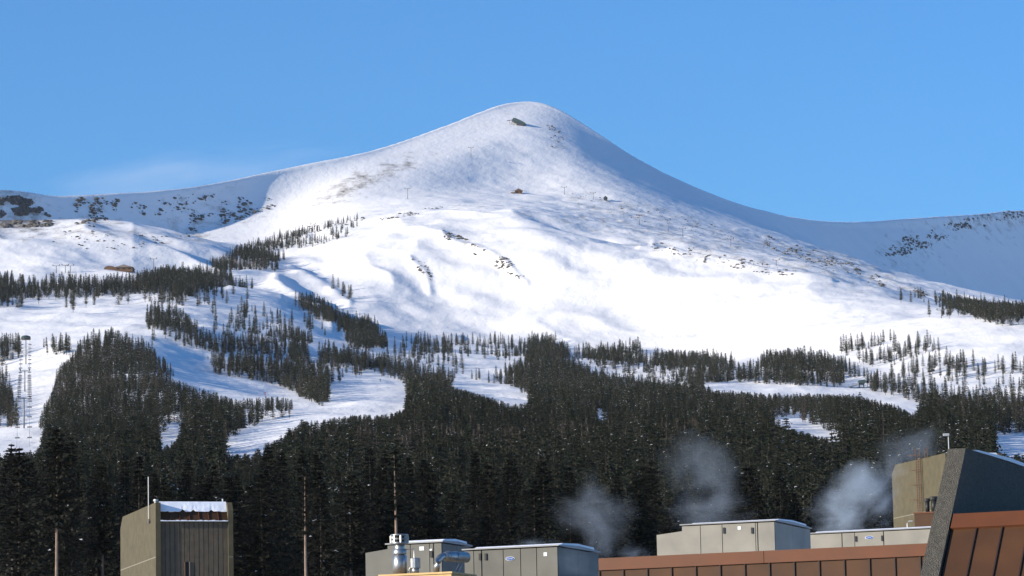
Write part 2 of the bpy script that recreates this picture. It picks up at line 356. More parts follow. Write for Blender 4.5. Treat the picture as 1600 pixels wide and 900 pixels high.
def build_terrain():
    PX2, PY2 = pix_of(XX, DD, Z)
    sc_ = np.zeros(PX2.shape)
    for poly, wgt in SCREE:
        sc_ = np.maximum(sc_, np.where(inpoly(PX2, PY2, poly) & (DD > 2300), wgt, 0))
    for ax in (0, 1):
        for _ in range(2):
            k = 7; cs = np.cumsum(np.pad(sc_, [(k + 1, k) if a == ax else (0, 0) for a in (0, 1)], mode='edge'), axis=ax)
            sc_ = (np.take(cs, range(2*k+1, cs.shape[ax]), axis=ax) - np.take(cs, range(0, cs.shape[ax] - 2*k - 1), axis=ax)) / (2*k+1)
    co = np.stack([XX, DD, Z], 2).reshape(-1, 3).astype(np.float32)
    me = bpy.data.meshes.new('mountain_terrain')
    nf = (NU - 1) * (ND - 1)
    ii = (np.arange(ND - 1)[:, None] * NU + np.arange(NU - 1)[None, :]).ravel()
    loops = np.stack([ii, ii + 1, ii + NU + 1, ii + NU], 1).ravel().astype(np.int32)
    me.vertices.add(len(co)); me.vertices.foreach_set('co', co.ravel())
    me.loops.add(nf * 4); me.loops.foreach_set('vertex_index', loops)
    me.polygons.add(nf); me.polygons.foreach_set('loop_start', np.arange(0, nf * 4, 4, dtype=np.int32))
    me.polygons.foreach_set('use_smooth', np.ones(nf, bool))
    me.update(); me.validate()
    a = me.attributes.new('scree', 'FLOAT', 'POINT'); a.data.foreach_set('value', sc_.ravel().astype(np.float32))
    me.materials.append(m_terrain)
    o = bpy.data.objects.new('mountain_terrain', me); C.objects.link(o); o['kind'] = 'structure'
    g = MB(); R = 24000
    g.poly([(-R, -R, -2.2), (R, -R, -2.2), (R, R, -2.2), (-R, R, -2.2)])
    gp = g.build('ground', m_terrain); gp['kind'] = 'structure'
build_terrain()

# ------------------------------------------------------------------ conifers
def foliage(name, c1, c2):
    m = bpy.data.materials.new(name); m.use_nodes = True; n = m.node_tree; b = n.nodes['Principled BSDF']
    oi = n.nodes.new('ShaderNodeObjectInfo'); g = n.nodes.new('ShaderNodeNewGeometry')
    t = n.nodes.new('ShaderNodeTexNoise'); t.inputs['Scale'].default_value = 0.9; n.links.new(g.outputs['Position'], t.inputs['Vector'])
    ad = n.nodes.new('ShaderNodeMath'); ad.operation = 'ADD'; n.links.new(t.outputs[0], ad.inputs[0]); n.links.new(oi.outputs['Random'], ad.inputs[1])
    mr = n.nodes.new('ShaderNodeMapRange'); mr.inputs[1].default_value = 0.4; mr.inputs[2].default_value = 1.5; n.links.new(ad.outputs[0], mr.inputs[0])
    mx = n.nodes.new('ShaderNodeMix'); mx.data_type = 'RGBA'; mx.inputs[6].default_value = (*c1, 1); mx.inputs[7].default_value = (*c2, 1)
    n.links.new(mr.outputs[0], mx.inputs[0]); n.links.new(mx.outputs[2], b.inputs['Base Color'])
    b.inputs['Roughness'].default_value = 0.8; b.inputs['Specular IOR Level'].default_value = 0.15
    return m
m_needle = foliage('pine_needles', (0.034, 0.043, 0.025), (0.060, 0.060, 0.040))
m_needle_d = foliage('shade_darkened_pine_needles', (0.006, 0.008, 0.005), (0.013, 0.013, 0.008))  # shade over the near pine belt is put into this needle colour
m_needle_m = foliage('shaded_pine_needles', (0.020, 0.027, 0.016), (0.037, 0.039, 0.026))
m_dead = foliage('dead_needles', (0.075, 0.06, 0.047), (0.10, 0.085, 0.07))
m_tsnow = mat('tree_snow', (0.80, 0.81, 0.84), 0.8)

def crown_mb(h, base, rmax, levels, per, tufts, size, snow, rng, tip=0.25, droop=0.25, ex=0.75):
    """boughs in whorls from `base` to `h`, each bough a row of little leaning needle tufts"""
    mb = MB()
    for L in range(levels):
        f = (L + rng.random() * 0.8) / levels
        z = base + (h - base) * f
        r0 = rmax * ((1 - f) ** ex) * (0.65 + 0.5 * rng.random()) + tip * (1 - f) + 0.08
        if f < 0.14: r0 *= 0.55 + 2.5 * f
        a0 = rng.random() * 6.28
        for k in range(per):
            a = a0 + 6.283 * (k + 0.6 * rng.random()) / per; r = r0 * (0.55 + 0.6 * rng.random())
            ca, sa = math.cos(a), math.sin(a)
            for q in range(tufts):
                s = (q + 0.35 + 0.5 * rng.random()) / tufts
                rr = r * s; zz = z - droop * rr * (0.5 + rng.random()) + (0.12 * r if s > 0.7 else 0)
                sz = size * (0.6 + 0.8 * rng.random()) * (1.05 - 0.45 * f)
                cx, cy = rr * ca, rr * sa
                d1 = Vector((ca + rng.uniform(-.6, .6), sa + rng.uniform(-.6, .6), rng.uniform(-.55, .25))).normalized() * sz
                d2 = Vector((-sa + rng.uniform(-.4, .4), ca + rng.uniform(-.4, .4), rng.uniform(-.5, .3))).normalized() * sz * 0.55
                c = Vector((cx, cy, zz)); sn = 1 if rng.random() < snow else 0
                mb.poly([c - d2 * 0.9, c + d1, c + d2], sn)
                if q % 2 == 0:
                    d3 = Vector((rng.uniform(-.3, .3), rng.uniform(-.3, .3), -1)) * sz * 0.55
                    mb.poly([c - d1 * 0.4, c + d1 * 0.8, c + d3], 0)
    for k in range(4):      # leader
        a = 1.57 * k; d = Vector((math.cos(a), math.sin(a), 0)) * 0.18
        mb.poly([(d.x, d.y, h - 1.3), (-d.y * .7, d.x * .7, h - 1.2), (0, 0, h + 0.15)], 0)
    return mb
def trunk_mb(h, r, bend=0.0, rng=random):
    pts, rad = [], []
    for i in range(7):
        f = i / 6; pts.append((bend * math.sin(f * 2.3), bend * 0.6 * math.sin(f * 3.1), h * 0.97 * f - 0.3 * (1 - f))); rad.append(r * (1 - f) ** 0.8 + 0.02)
    return MB().tube(pts, rad, 7)
rng = random.Random(5)
NEAR = []            # big pines of the belt behind the roofs, 20 m
for v in range(9):
    base = [6.5, 8.5, 5.0, 10.5, 7.5, 4.0, 11.5, 12.8, 14.5][v]
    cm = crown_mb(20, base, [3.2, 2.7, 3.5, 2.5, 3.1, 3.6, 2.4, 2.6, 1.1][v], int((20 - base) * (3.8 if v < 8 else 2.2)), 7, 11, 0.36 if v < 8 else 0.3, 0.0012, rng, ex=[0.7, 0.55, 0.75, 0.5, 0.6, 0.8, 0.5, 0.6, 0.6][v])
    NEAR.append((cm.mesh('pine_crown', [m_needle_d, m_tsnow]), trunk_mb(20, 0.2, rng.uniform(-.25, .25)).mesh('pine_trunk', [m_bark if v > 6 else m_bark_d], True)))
FAR = []             # slimmer, lighter-weight spruces, 12 m
for v in range(13):
    base = [0.5, 0.8, 2.0, 0.4, 3.0, 0.6, 1.2, 2.5][v % 8]
    base = base if v < 8 else [0.8, 2.5, 1.2, 3.5, 2.0][v - 8]
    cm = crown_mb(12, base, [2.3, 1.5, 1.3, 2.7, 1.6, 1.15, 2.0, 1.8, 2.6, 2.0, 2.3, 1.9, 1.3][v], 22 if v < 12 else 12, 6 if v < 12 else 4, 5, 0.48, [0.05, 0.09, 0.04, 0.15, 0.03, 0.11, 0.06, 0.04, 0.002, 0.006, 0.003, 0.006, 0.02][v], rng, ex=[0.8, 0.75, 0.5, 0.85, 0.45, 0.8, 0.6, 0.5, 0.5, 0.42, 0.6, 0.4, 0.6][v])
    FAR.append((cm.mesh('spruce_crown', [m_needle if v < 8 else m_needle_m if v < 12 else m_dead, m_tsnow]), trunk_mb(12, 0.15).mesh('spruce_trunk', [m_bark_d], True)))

def ext(poly): return [((-260 if x <= 0 else 1860 if x >= 1600 else x), y) for x, y in poly]
DENSE = [ext(p) for p in (
 [(235,480),(250,470),(285,482),(320,512),(345,522),(440,516),(488,520),(492,548),(500,534),(560,546),(600,560),(650,570),(700,580),(760,584),(800,574),(825,564),(838,525),(870,522),(888,558),(930,580),(1000,590),(1060,598),(1100,612),(1160,617),(1330,617),(1400,642),(1450,642),(1600,640),(1600,1100),(0,1100),(0,720),(55,695),(62,655),(88,572),(130,525),(170,515),(232,528)],
 [(1190,558),(1225,545),(1270,550),(1320,560),(1400,590),(1480,610),(1600,622),(1600,660),(1440,660),(1440,622),(1340,595),(1280,572)],
 [(455,455),(500,470),(540,490),(580,500),(600,528),(560,532),(520,500),(470,470)],
 [(0,580),(14,575),(26,640),(24,665),(0,670)], [(0,530),(28,525),(30,552),(0,555)], [(60,530),(105,525),(108,552),(60,552)],
 [(1470,462),(1540,475),(1600,487),(1600,500),(1540,490)])]
MEDIUM = [ext(p) for p in (
 [(0,436),(60,430),(150,434),(210,426),(300,415),(350,398),(380,383),(430,370),(490,360),(445,392),(425,412),(380,426),(340,436),(290,452),(240,450),(160,456),(120,470),(90,462),(0,466)],
 [(1050,570),(1140,575),(1200,562),(1330,592),(1330,604),(1100,600)], [(1330,600),(1460,625),(1460,640),(1330,615)])]
SPARSE = [(ext(p), k) for p, k in (
 ([(250,432),(390,438),(385,455),(300,466),(255,456)],0.5), ([(340,470),(480,492),(520,520),(330,520)],0.16), ([(600,528),(700,522),(830,522),(840,562),(700,572),(600,548)],0.30),
 ([(880,535),(1000,540),(1040,548),(1140,572),(1200,562),(1330,592),(1330,612),(1100,602),(930,578)],0.24), ([(1310,530),(1440,520),(1500,545),(1600,520),(1600,630),(1480,610),(1400,582)],0.75),
 ([(430,362),(560,338),(560,348),(450,392)],0.6), ([(925,540),(1000,535),(1000,552),(925,555)],1.3), ([(1025,545),(1140,558),(1140,572),(1030,560)],1.3), ([(510,428),(548,448),(545,455),(510,436)],0.9), ([(1380,450),(1600,490),(1600,515),(1460,480)],0.10), ([(1100,572),(1330,600),(1330,612),(1100,600)],0.3))]
CLEAR = [ext(p) for p in (
 [(26,560),(60,555),(110,556),(95,565),(85,600),(62,648),(60,668),(70,690),(40,705),(0,714),(0,672),(28,668),(28,640),(16,575)],
 [(235,532),(265,540),(330,574),(330,584),(385,592),(425,600),(470,625),(500,634),(516,634),(513,612),(530,600),(570,598),(570,582),(600,590),(628,600),(637,637),(600,647),(560,647),(480,657),(464,650),(458,622),(430,618),(365,622),(340,612),(300,600),(268,588),(262,562),(240,550)],
 [(345,703),(385,672),(430,657),(478,655),(455,668),(420,690),(395,706),(360,708)], [(243,695),(268,670),(287,660),(287,672),(257,697)],
 [(695,600),(740,597),(790,603),(832,628),(800,630),(750,614)], [(917,651),(948,645),(957,649),(930,653)],
 [(1198,657),(1230,654),(1300,677),(1345,693),(1322,691),(1265,675)], [(1324,593),(1354,591),(1354,604),(1324,606)], [(1400,618),(1442,636),(1425,645),(1400,632)], [(1100,598),(1200,601),(1300,606),(1400,620),(1400,630),(1330,614),(1200,612),(1110,607)],
 [(1550,692),(1565,680),(1600,672),(1600,708),(1560,704)], [(494,530),(500,545),(498,558),(488,562)])]
def any_in(px, py, polys):
    r = np.zeros(px.shape, bool)
    for p in polys: r |= inpoly(px, py, p)
    return r
def scatter_forest():
    R = np.random.RandomState(8)
    sp = 4.0
    gy = np.arange(470, 3000, sp); gx = np.arange(-0.19 * 3000, 0.19 * 3000, sp)
    X, Y = np.meshgrid(gx, gy); X = (X + R.uniform(-.48, .48, X.shape) * sp).ravel(); Y = (Y + R.uniform(-.48, .48, Y.shape) * sp).ravel()
    k = np.abs(X / Y) < 0.172; X = X[k]; Y = Y[k]
    Zg = ground_np(X, Y)
    bx, by = project_np(np.stack([X, Y, Zg], 1))
    h = np.interp(by, [360, 430, 500, 560, 640, 720, 800], [6.5, 10.0, 9.5, 9.3, 9.8, 10.5, 12.5]) * (0.45 + 0.72 * R.random_sample(len(X)) ** 0.9)
    tx, ty = project_np(np.stack([X, Y, Zg + h], 1))
    mx, my = (bx + tx) / 2, by * 0.3 + ty * 0.7
    wob = 16 * fbm(X, Y, 55, 3, 70); wob2 = 10 * fbm(X, Y, 45, 3, 71)
    mx = mx + wob * 1.3; my = my + wob2
    dense = any_in(mx, my, DENSE); med = any_in(mx, my, MEDIUM)
    gap = fbm(X, Y, 60, 2, 72)
    pr = np.where(dense, np.where((my < 640) & (gap < -0.22), 0.35, 0.93), np.where(med, np.where(gap < np.where(mx < 215, 0.0, -0.2), 0.12, 0.85), 0))
    iso = np.zeros(len(X), int)
    for i, (p, kf) in enumerate(SPARSE):
        ins = inpoly(mx, my, p) & ~dense; pr = np.where(ins, np.maximum(pr, kf * 0.42), pr); iso = np.where(ins, i + 1, iso)
    def is_blocked(ty_, tx_):
      blocked = np.zeros(len(X), bool)
      for f in np.linspace(0, 1, 9):
        for ox in (-4, 4): blocked |= any_in(bx + (tx_ - bx) * f + ox * (1 - f) + wob * 0.5, by + (ty_ - by) * f + wob2 * 0.25, CLEAR)
      return blocked
    blocked = is_blocked(ty, tx)                     # trees that would stand in front of a run are lower there
    for k in (0.72, 0.5):
        b2 = is_blocked(by + (ty - by) * k, tx); fix = blocked & ~b2
        h = np.where(fix, h * k, h); blocked = blocked & ~fix
    clump = fbm(X, Y, 38, 2, 90)
    pr = np.where(pr < 0.5, pr * np.clip(0.15 + 4.0 * (clump + 0.12), 0.05, 2.2), pr)
    keep = (R.random_sample(len(X)) < pr) & ~blocked
    # hidden behind the crest of the ground: leave out
    return [a[keep] for a in (X, Y, Zg, h, bx, by, iso)]
FX, FY, FZ, FH, FBX, FBY, FISO = scatter_forest()
R2 = np.random.RandomState(3)
single = np.zeros(len(FX), bool)
cand = np.nonzero((FISO > 0) & (FBX > 5) & (FBX < 1595))[0]
cand = cand[np.argsort(-FH[cand] / FY[cand])][:165]
single[cand] = True
proto_col = bpy.data.collections.new('forest_tree_shapes')
for i, (cm, tm) in enumerate(FAR):
    mb_o = bpy.data.objects.new('spruce_shape_%02d' % i, None)
    me = bpy.data.meshes.new('spruce_shape'); import bmesh
    bm = bmesh.new(); bm.from_mesh(cm); n0 = len(bm.faces); bm.from_mesh(tm); bm.faces.ensure_lookup_table()
    for f in bm.faces[n0:]: f.material_index = 2
    bm.to_mesh(me); bm.free()
    for m in (cm.materials[0], m_tsnow, m_bark_d): me.materials.append(m)
    proto_col.objects.link(bpy.data.objects.new('spruce_shape_%02d' % i, me)); bpy.data.objects.remove(mb_o)
def gn_scatter(name, label, pts, rot, scl, idx, coll, tilt=None):
    me = bpy.data.meshes.new(name); me.from_pydata([tuple(p) for p in pts], [], [])
    for nm, tp, arr in (('rotz', 'FLOAT', rot), ('scl', 'FLOAT', scl), ('pick', 'INT', idx)):
        a = me.attributes.new(nm, tp, 'POINT'); a.data.foreach_set('value', np.asarray(arr).astype(np.int32 if tp == 'INT' else np.float32))
    o = bpy.data.objects.new(name, me); C.objects.link(o)
    ng = bpy.data.node_groups.new(name + '_scatter', 'GeometryNodeTree')
    ng.interface.new_socket('Geometry', in_out='INPUT', socket_type='NodeSocketGeometry'); ng.interface.new_socket('Geometry', in_out='OUTPUT', socket_type='NodeSocketGeometry')
    N = ng.nodes.new; L = ng.links.new
    gi, go = N('NodeGroupInput'), N('NodeGroupOutput'); ip = N('GeometryNodeInstanceOnPoints'); ci = N('GeometryNodeCollectionInfo')
    ci.inputs['Collection'].default_value = coll; ci.inputs['Separate Children'].default_value = True; ci.inputs['Reset Children'].default_value = True
    def attr(nm, tp):
        a = N('GeometryNodeInputNamedAttribute'); a.data_type = tp; a.inputs['Name'].default_value = nm; return a.outputs['Attribute']
    cx = N('ShaderNodeCombineXYZ'); L(attr('rotz', 'FLOAT'), cx.inputs[2])
    L(gi.outputs[0], ip.inputs['Points']); L(ci.outputs[0], ip.inputs['Instance']); ip.inputs['Pick Instance'].default_value = True
    L(attr('pick', 'INT'), ip.inputs['Instance Index']); L(cx.outputs[0], ip.inputs['Rotation']); L(attr('scl', 'FLOAT'), ip.inputs['Scale'])
    L(ip.outputs[0], go.inputs[0])
    md = o.modifiers.new('scatter', 'NODES'); md.node_group = ng
    o['kind'] = 'stuff'; o['label'] = label; return o
nf = ~single
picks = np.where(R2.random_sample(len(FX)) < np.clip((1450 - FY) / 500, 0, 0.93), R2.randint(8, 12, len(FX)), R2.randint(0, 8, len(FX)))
dead_patch = fbm(FX, FY, 130, 2, 55)
picks = np.where((R2.random_sample(len(FX)) < np.clip(0.03 + 0.9 * (dead_patch - 0.12), 0.02, 0.5)) & (FISO == 0) & (FY > 700), 12, picks)
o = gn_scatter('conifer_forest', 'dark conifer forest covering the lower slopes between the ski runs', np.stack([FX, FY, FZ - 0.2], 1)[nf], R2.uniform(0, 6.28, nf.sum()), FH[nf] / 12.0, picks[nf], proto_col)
o['category'] = 'forest'
ISO_LABEL = {1: ('spruce on the white bench below the left tree ridge', 'spruces below the left tree ridge'), 2: ('small spruce scattered on snow above the middle-left forest', 'spruces on snow at middle left'),
 3: ('spruce scattered on the snowy bench under the big bowl', 'spruces on the bench under the bowl'), 4: ('spruce standing on snow above the central forest edge', 'spruces above the central forest edge'),
 5: ('spruce with long shadow on the white slope at far right', 'spruces on the right white slope'), 6: ('stunted conifer on the windblown crest left of the bowl', 'stunted conifers along the crest'),
 7: ('spruce in the small clump on the rounded snow knoll at centre right', 'spruces on the central knoll'), 8: ('spruce in the low clump above the long snow strip right of centre', 'spruces above the long snow strip'),
 9: ('spruce in the short diagonal row inside the bowl', 'spruces in the short diagonal row'), 10: ('low conifer on the rocky ridge at far right', 'low conifers on the right ridge'), 11: ('spruce beside the narrow snow track at middle right', 'spruces beside the right snow track')}
protos = {}
for i in cand:
    v = int(picks[i]); lab, grp = ISO_LABEL[int(FISO[i])]; s = FH[i] / 12.0
    loc = (FX[i], FY[i], FZ[i] - 0.2)
    if v not in protos:
        t = thing('spruce_tree', lab, 'tree', loc, grp)
        for nm, me in (('crown', FAR[v][0]), ('trunk', FAR[v][1])):
            c = bpy.data.objects.new(nm, me); C.objects.link(c); c.parent = t
        t.scale = (s,) * 3; t.rotation_euler = (0, 0, i * 1.7); protos[v] = t
    else: copy_tree(protos[v], loc, lab, grp, s, i * 1.7)

# the belt of big pines behind the roofs: single trees
def near_pines():
    R = random.Random(21); first = {}
    prof = [(-60,700),(0,690),(60,705),(88,672),(130,712),(200,715),(250,722),(320,700),(400,716),(480,684),(520,712),(560,718),(615,700),(700,712),(760,722),(830,715),(900,728),(1000,724),(1100,722),(1200,735),(1300,742),(1400,735),(1500,738),(1700,738)]
    spots = []
    for row, D0 in enumerate((335, 368, 402, 440)):
        n = (27, 28, 30, 32)[row]
        for k in range(n):
            px = -60 + (k + 0.5 + R.uniform(-.38, .38)) * 1740 / n
            D = D0 + R.uniform(-14, 14); tp = np.interp(px, [a for a, b in prof], [b for a, b in prof]) + R.uniform(-14, 46) + (3 - row) * 6
            spots.append((px, tp, D, R.randint(0, 6)))
    special = [(88, 668, 300, 7, 'tall pine with a bare sunlit trunk at far left'), (616, 700, 298, 8, 'slender pine whose pale trunk rises behind the large flue'), (478, 735, 300, 8, 'pine with a thin pale trunk between the left tower and the rooftop units'), (30, 700, 322, 4, 'bushy pine at the left edge of the picture')]
    for px, tp, D, v, *lb in special + spots:
        p = ray(px, tp) * D; g = ground(p.x, D); h = p.z - g
        if h < 9: continue
        sx = 1.0 + R.uniform(-.12, .2)
        lab = lb[0] if lb else 'tall dark pine in the shaded belt right behind the rooftops'; grp = None if lb else 'pines in the belt behind the rooftops'
        loc = (p.x, D, g); s = h / 20.0; sc3 = (sx * (0.6 + 0.4 * s), sx * (0.6 + 0.4 * s), s)
        if v not in first:
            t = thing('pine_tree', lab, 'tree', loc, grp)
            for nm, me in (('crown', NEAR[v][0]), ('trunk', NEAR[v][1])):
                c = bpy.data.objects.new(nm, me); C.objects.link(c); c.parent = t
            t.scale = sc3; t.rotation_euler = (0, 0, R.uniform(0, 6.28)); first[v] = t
        else:
            t = copy_tree(first[v], loc, lab, grp, sc3, R.uniform(0, 6.28))
            if not grp and 'group' in t: del t['group']
near_pines()

# ------------------------------------------------------------------ rocks
def rock_mesh(seed):
    import bmesh
    R = random.Random(seed); bm = bmesh.new(); bmesh.ops.create_icosphere(bm, subdivisions=2, radius=1)
    for v in bm.verts:
        n = v.co.normalized(); k = 0.75 + 0.5 * R.random(); v.co = Vector((n.x * k * 1.3, n.y * k, n.z * k * 0.75))
    me = bpy.data.meshes.new('boulder_shape'); bm.to_mesh(me); bm.free(); me.materials.append(m_rock); return me
m_rock = mat('grey_brown_rock', (0.075, 0.068, 0.06), 0.9, noise=(0.35, (0.15, 0.135, 0.12), 0.2))
rock_col = bpy.data.collections.new('boulder_shapes')
for i in range(5): rock_col.objects.link(bpy.data.objects.new('boulder_shape_%d' % i, rock_mesh(i)))
ROCKS = [([(0,306),(40,310),(66,328),(92,354),(0,356)],520,1.5,3.4), ([(118,312),(160,308),(185,312),(182,330),(150,356),(118,352)],130,1.2,2.8), ([(200,320),(250,308),(300,304),(340,304),(300,330),(220,340)],70,1.0,2.6),
         ([(300,328),(370,310),(435,302),(430,325),(360,350),(290,366)],170,1.0,2.8), ([(690,360),(745,378),(800,410),(822,430),(812,436),(740,396),(690,370)],120,0.8,2.0), ([(640,402),(668,412),(678,446),(660,440)],45,0.8,1.8),
         ([(560,340),(660,326),(700,322),(660,334),(570,348)],70,0.7,1.6), ([(1010,375),(1130,395),(1260,428),(1240,436),(1100,410),(1010,385)],130,0.7,1.8), ([(1200,370),(1300,400),(1450,455),(1500,475),(1420,462),(1280,418),(1190,385)],260,0.7,2.2),
         ([(1380,402),(1400,376),(1450,362),(1535,337),(1600,331),(1600,340),(1500,362),(1440,395)],330,1.5,3.6), ([(850,190),(878,206),(884,212),(868,236),(862,232)],36,0.9,1.9), ([(60,358),(300,368),(260,388),(80,390)],60,0.8,2.0),
         ([(460,352),(560,342),(545,352),(450,372)],60,0.8,1.8), ([(880,290),(1100,345),(1250,395),(1100,375),(900,320)],110,0.6,1.5)]
def scatter_rocks():
    R = random.Random(77); pts, scl = [], []
    for poly, n, a, b in ROCKS:
        xs = [p[0] for p in poly]; ys = [p[1] for p in poly]; k = 0; tries = 0
        n = int(n * 1.25)
        while k < n and tries < n * 30:
            tries += 1
            x = R.uniform(min(xs), max(xs)); y = R.uniform(min(ys), max(ys))
            if not inpoly(np.array([x]), np.array([y]), poly)[0]: continue
            if vnoise(np.array([x / 13.0]), np.array([y / 6.0]), 5)[0] < 0.03: continue
            p = hit(x, y)
            if p.y < 2300: continue
            pts.append((p.x, p.y, p.z)); scl.append(R.uniform(a, b) * (0.25 + 0.6 * R.random() ** 2)); k += 1
    return pts, scl
rp, rs = scatter_rocks()
o = gn_scatter('boulders', 'dark rocks poking through the snow on the ridges and headwalls', rp, R2.uniform(0, 6.28, len(rp)), rs, R2.randint(0, 5, len(rp)), rock_col)
o['category'] = 'rocks'

# ------------------------------------------------------------------ roofs in the foreground
TH = math.radians(21)
E1 = Vector((-math.cos(TH), math.sin(TH), 0))      # along the fronts, towards the left and away
E2 = Vector((math.sin(TH), math.cos(TH), 0))       # along the ends, towards the right and away
NF = -E2                                           # outward normal of the fronts
NE = -E1                                           # outward normal of the right-hand ends
DECK = 4.2
def at_z(p, z): return Vector((p.x, p.y, z))
def shifted(p, *dv):
    for d in dv: p = p + d
    return p

def lodge():
    pc = P(1190, 861, 84)                           # a point on the top edge of the parapet
    zt = pc.z
    left = along(pc, -E1 * -1, 936); right = along(pc, E1, 1462)
    base = at_z((left + right) / 2, -1.7)
    t = thing('lodge_building', 'flat-roofed lodge with a rust-red ribbed metal parapet under the rooftop units', 'building', base)
    # walls and roof deck behind the parapet
    a = along(pc, E1, 1500); b = along(pc, E1, 380)
    w_ = MB(); w_.box(shifted(at_z(a, -1.7), E2 * 0.45), b - a, E2 * 46, ZV * (DECK + 1.7 - 0.1)); w_.build('wall', m_side, t)
    d = MB(); d.box(shifted(at_z(a, DECK - 0.097), E2 * 0.40), b - a, E2 * 46.1, ZV * 0.1); d.build('roof_deck', m_deck, t)
    sn = MB(); sn.box(shifted(at_z(a, DECK + 0.006), E2 * 9), (b - a) * 0.98, E2 * 36, ZV * 0.07); sn.build('roof_snow', snow_small, t)
    # parapet: backing, cap, panels with standing seams
    along_v = left - right
    pb = MB(); pb.box(shifted(at_z(right, 1.2), E2 * 0.05), along_v, E2 * 0.3, ZV * (zt - 1.2 - 0.03)); pb.build('parapet_backing', m_seam, t)
    cap_h = 0.29
    n = 2
    for i in range(n):                              # the cap comes in two lengths
        o = right + along_v * (i / n) + along_v.normalized() * 0.006
        c = MB(); c.box(shifted(o, ZV * -cap_h, NF * 0.06), along_v / n - along_v.normalized() * 0.012, E2 * 0.46, ZV * cap_h); c.build('parapet_cap', m_rustcap, t)
    L = along_v.length; w0 = 0.615; k = 0; u = along_v.normalized()
    pos = L
    while pos > 0.05:
        wd = min(w0, pos)
        m_ = MB(); o = right + u * (pos - wd) + ZV * (-cap_h - 4.0)
        m_.box(o + u * 0.02 + NF * 0.0, u * (wd - 0.04), E2 * 0.045, ZV * 3.995)
        m_.build('panel', m_rust, t)
        sm_ = MB(); sm_.box(right + u * (pos - 0.016) + ZV * (-cap_h - 4.0) + NF * 0.035, u * 0.032, E2 * 0.05, ZV * 3.99); sm_.build('seam', m_seam, t)
        pos -= w0
    # a thin snowy ledge line behind the left end of the parapet
    q0 = P(945, 876, 92); q1 = along(q0, E1, 1026)
    s2 = MB(); s2.box(q0, q1 - q0, E2 * 1.0, ZV * -0.12); s2.build('snow_ledge', snow_small, t)
    return t
lodge()

def badge(parent, c, u, rx, rz):
    """blue oval badge with a pale rim and lettering, on the plane of the fronts"""
    for nm, k, off, m_ in (('badge_rim', 1.0, 0.012, m_white), ('badge', 0.86, 0.02, m_blue)):
        mb = MB(); pts = [c + u * (rx * k * math.cos(a * math.pi / 12)) + ZV * (rz * k * math.sin(a * math.pi / 12)) + NF * 0.004 for a in range(24)]
        mb.prism(pts, NF * off); mb.build(nm, m_, parent)
    cu = bpy.data.curves.new('lettering', 'FONT'); cu.body = 'Carrier'; cu.size = rz * 0.95; cu.align_x = 'CENTER'; cu.align_y = 'CENTER'; cu.extrude = 0.001; cu.shear = 0.25
    tmp = bpy.data.objects.new('lettering_curve', cu)
    me = bpy.data.meshes.new_from_object(tmp); bpy.data.objects.remove(tmp); bpy.data.curves.remove(cu)
    me.materials.append(m_white)
    o = bpy.data.objects.new('badge_lettering', me); C.objects.link(o); o.parent = parent
    R = Matrix((( -u.x, 0, NF.x), (-u.y, 0, NF.y), (0, 1, 0))).to_4x4()
    o.matrix_local = Matrix.Translation(c + NF * 0.027 - Vector(parent_origin(parent))) @ R

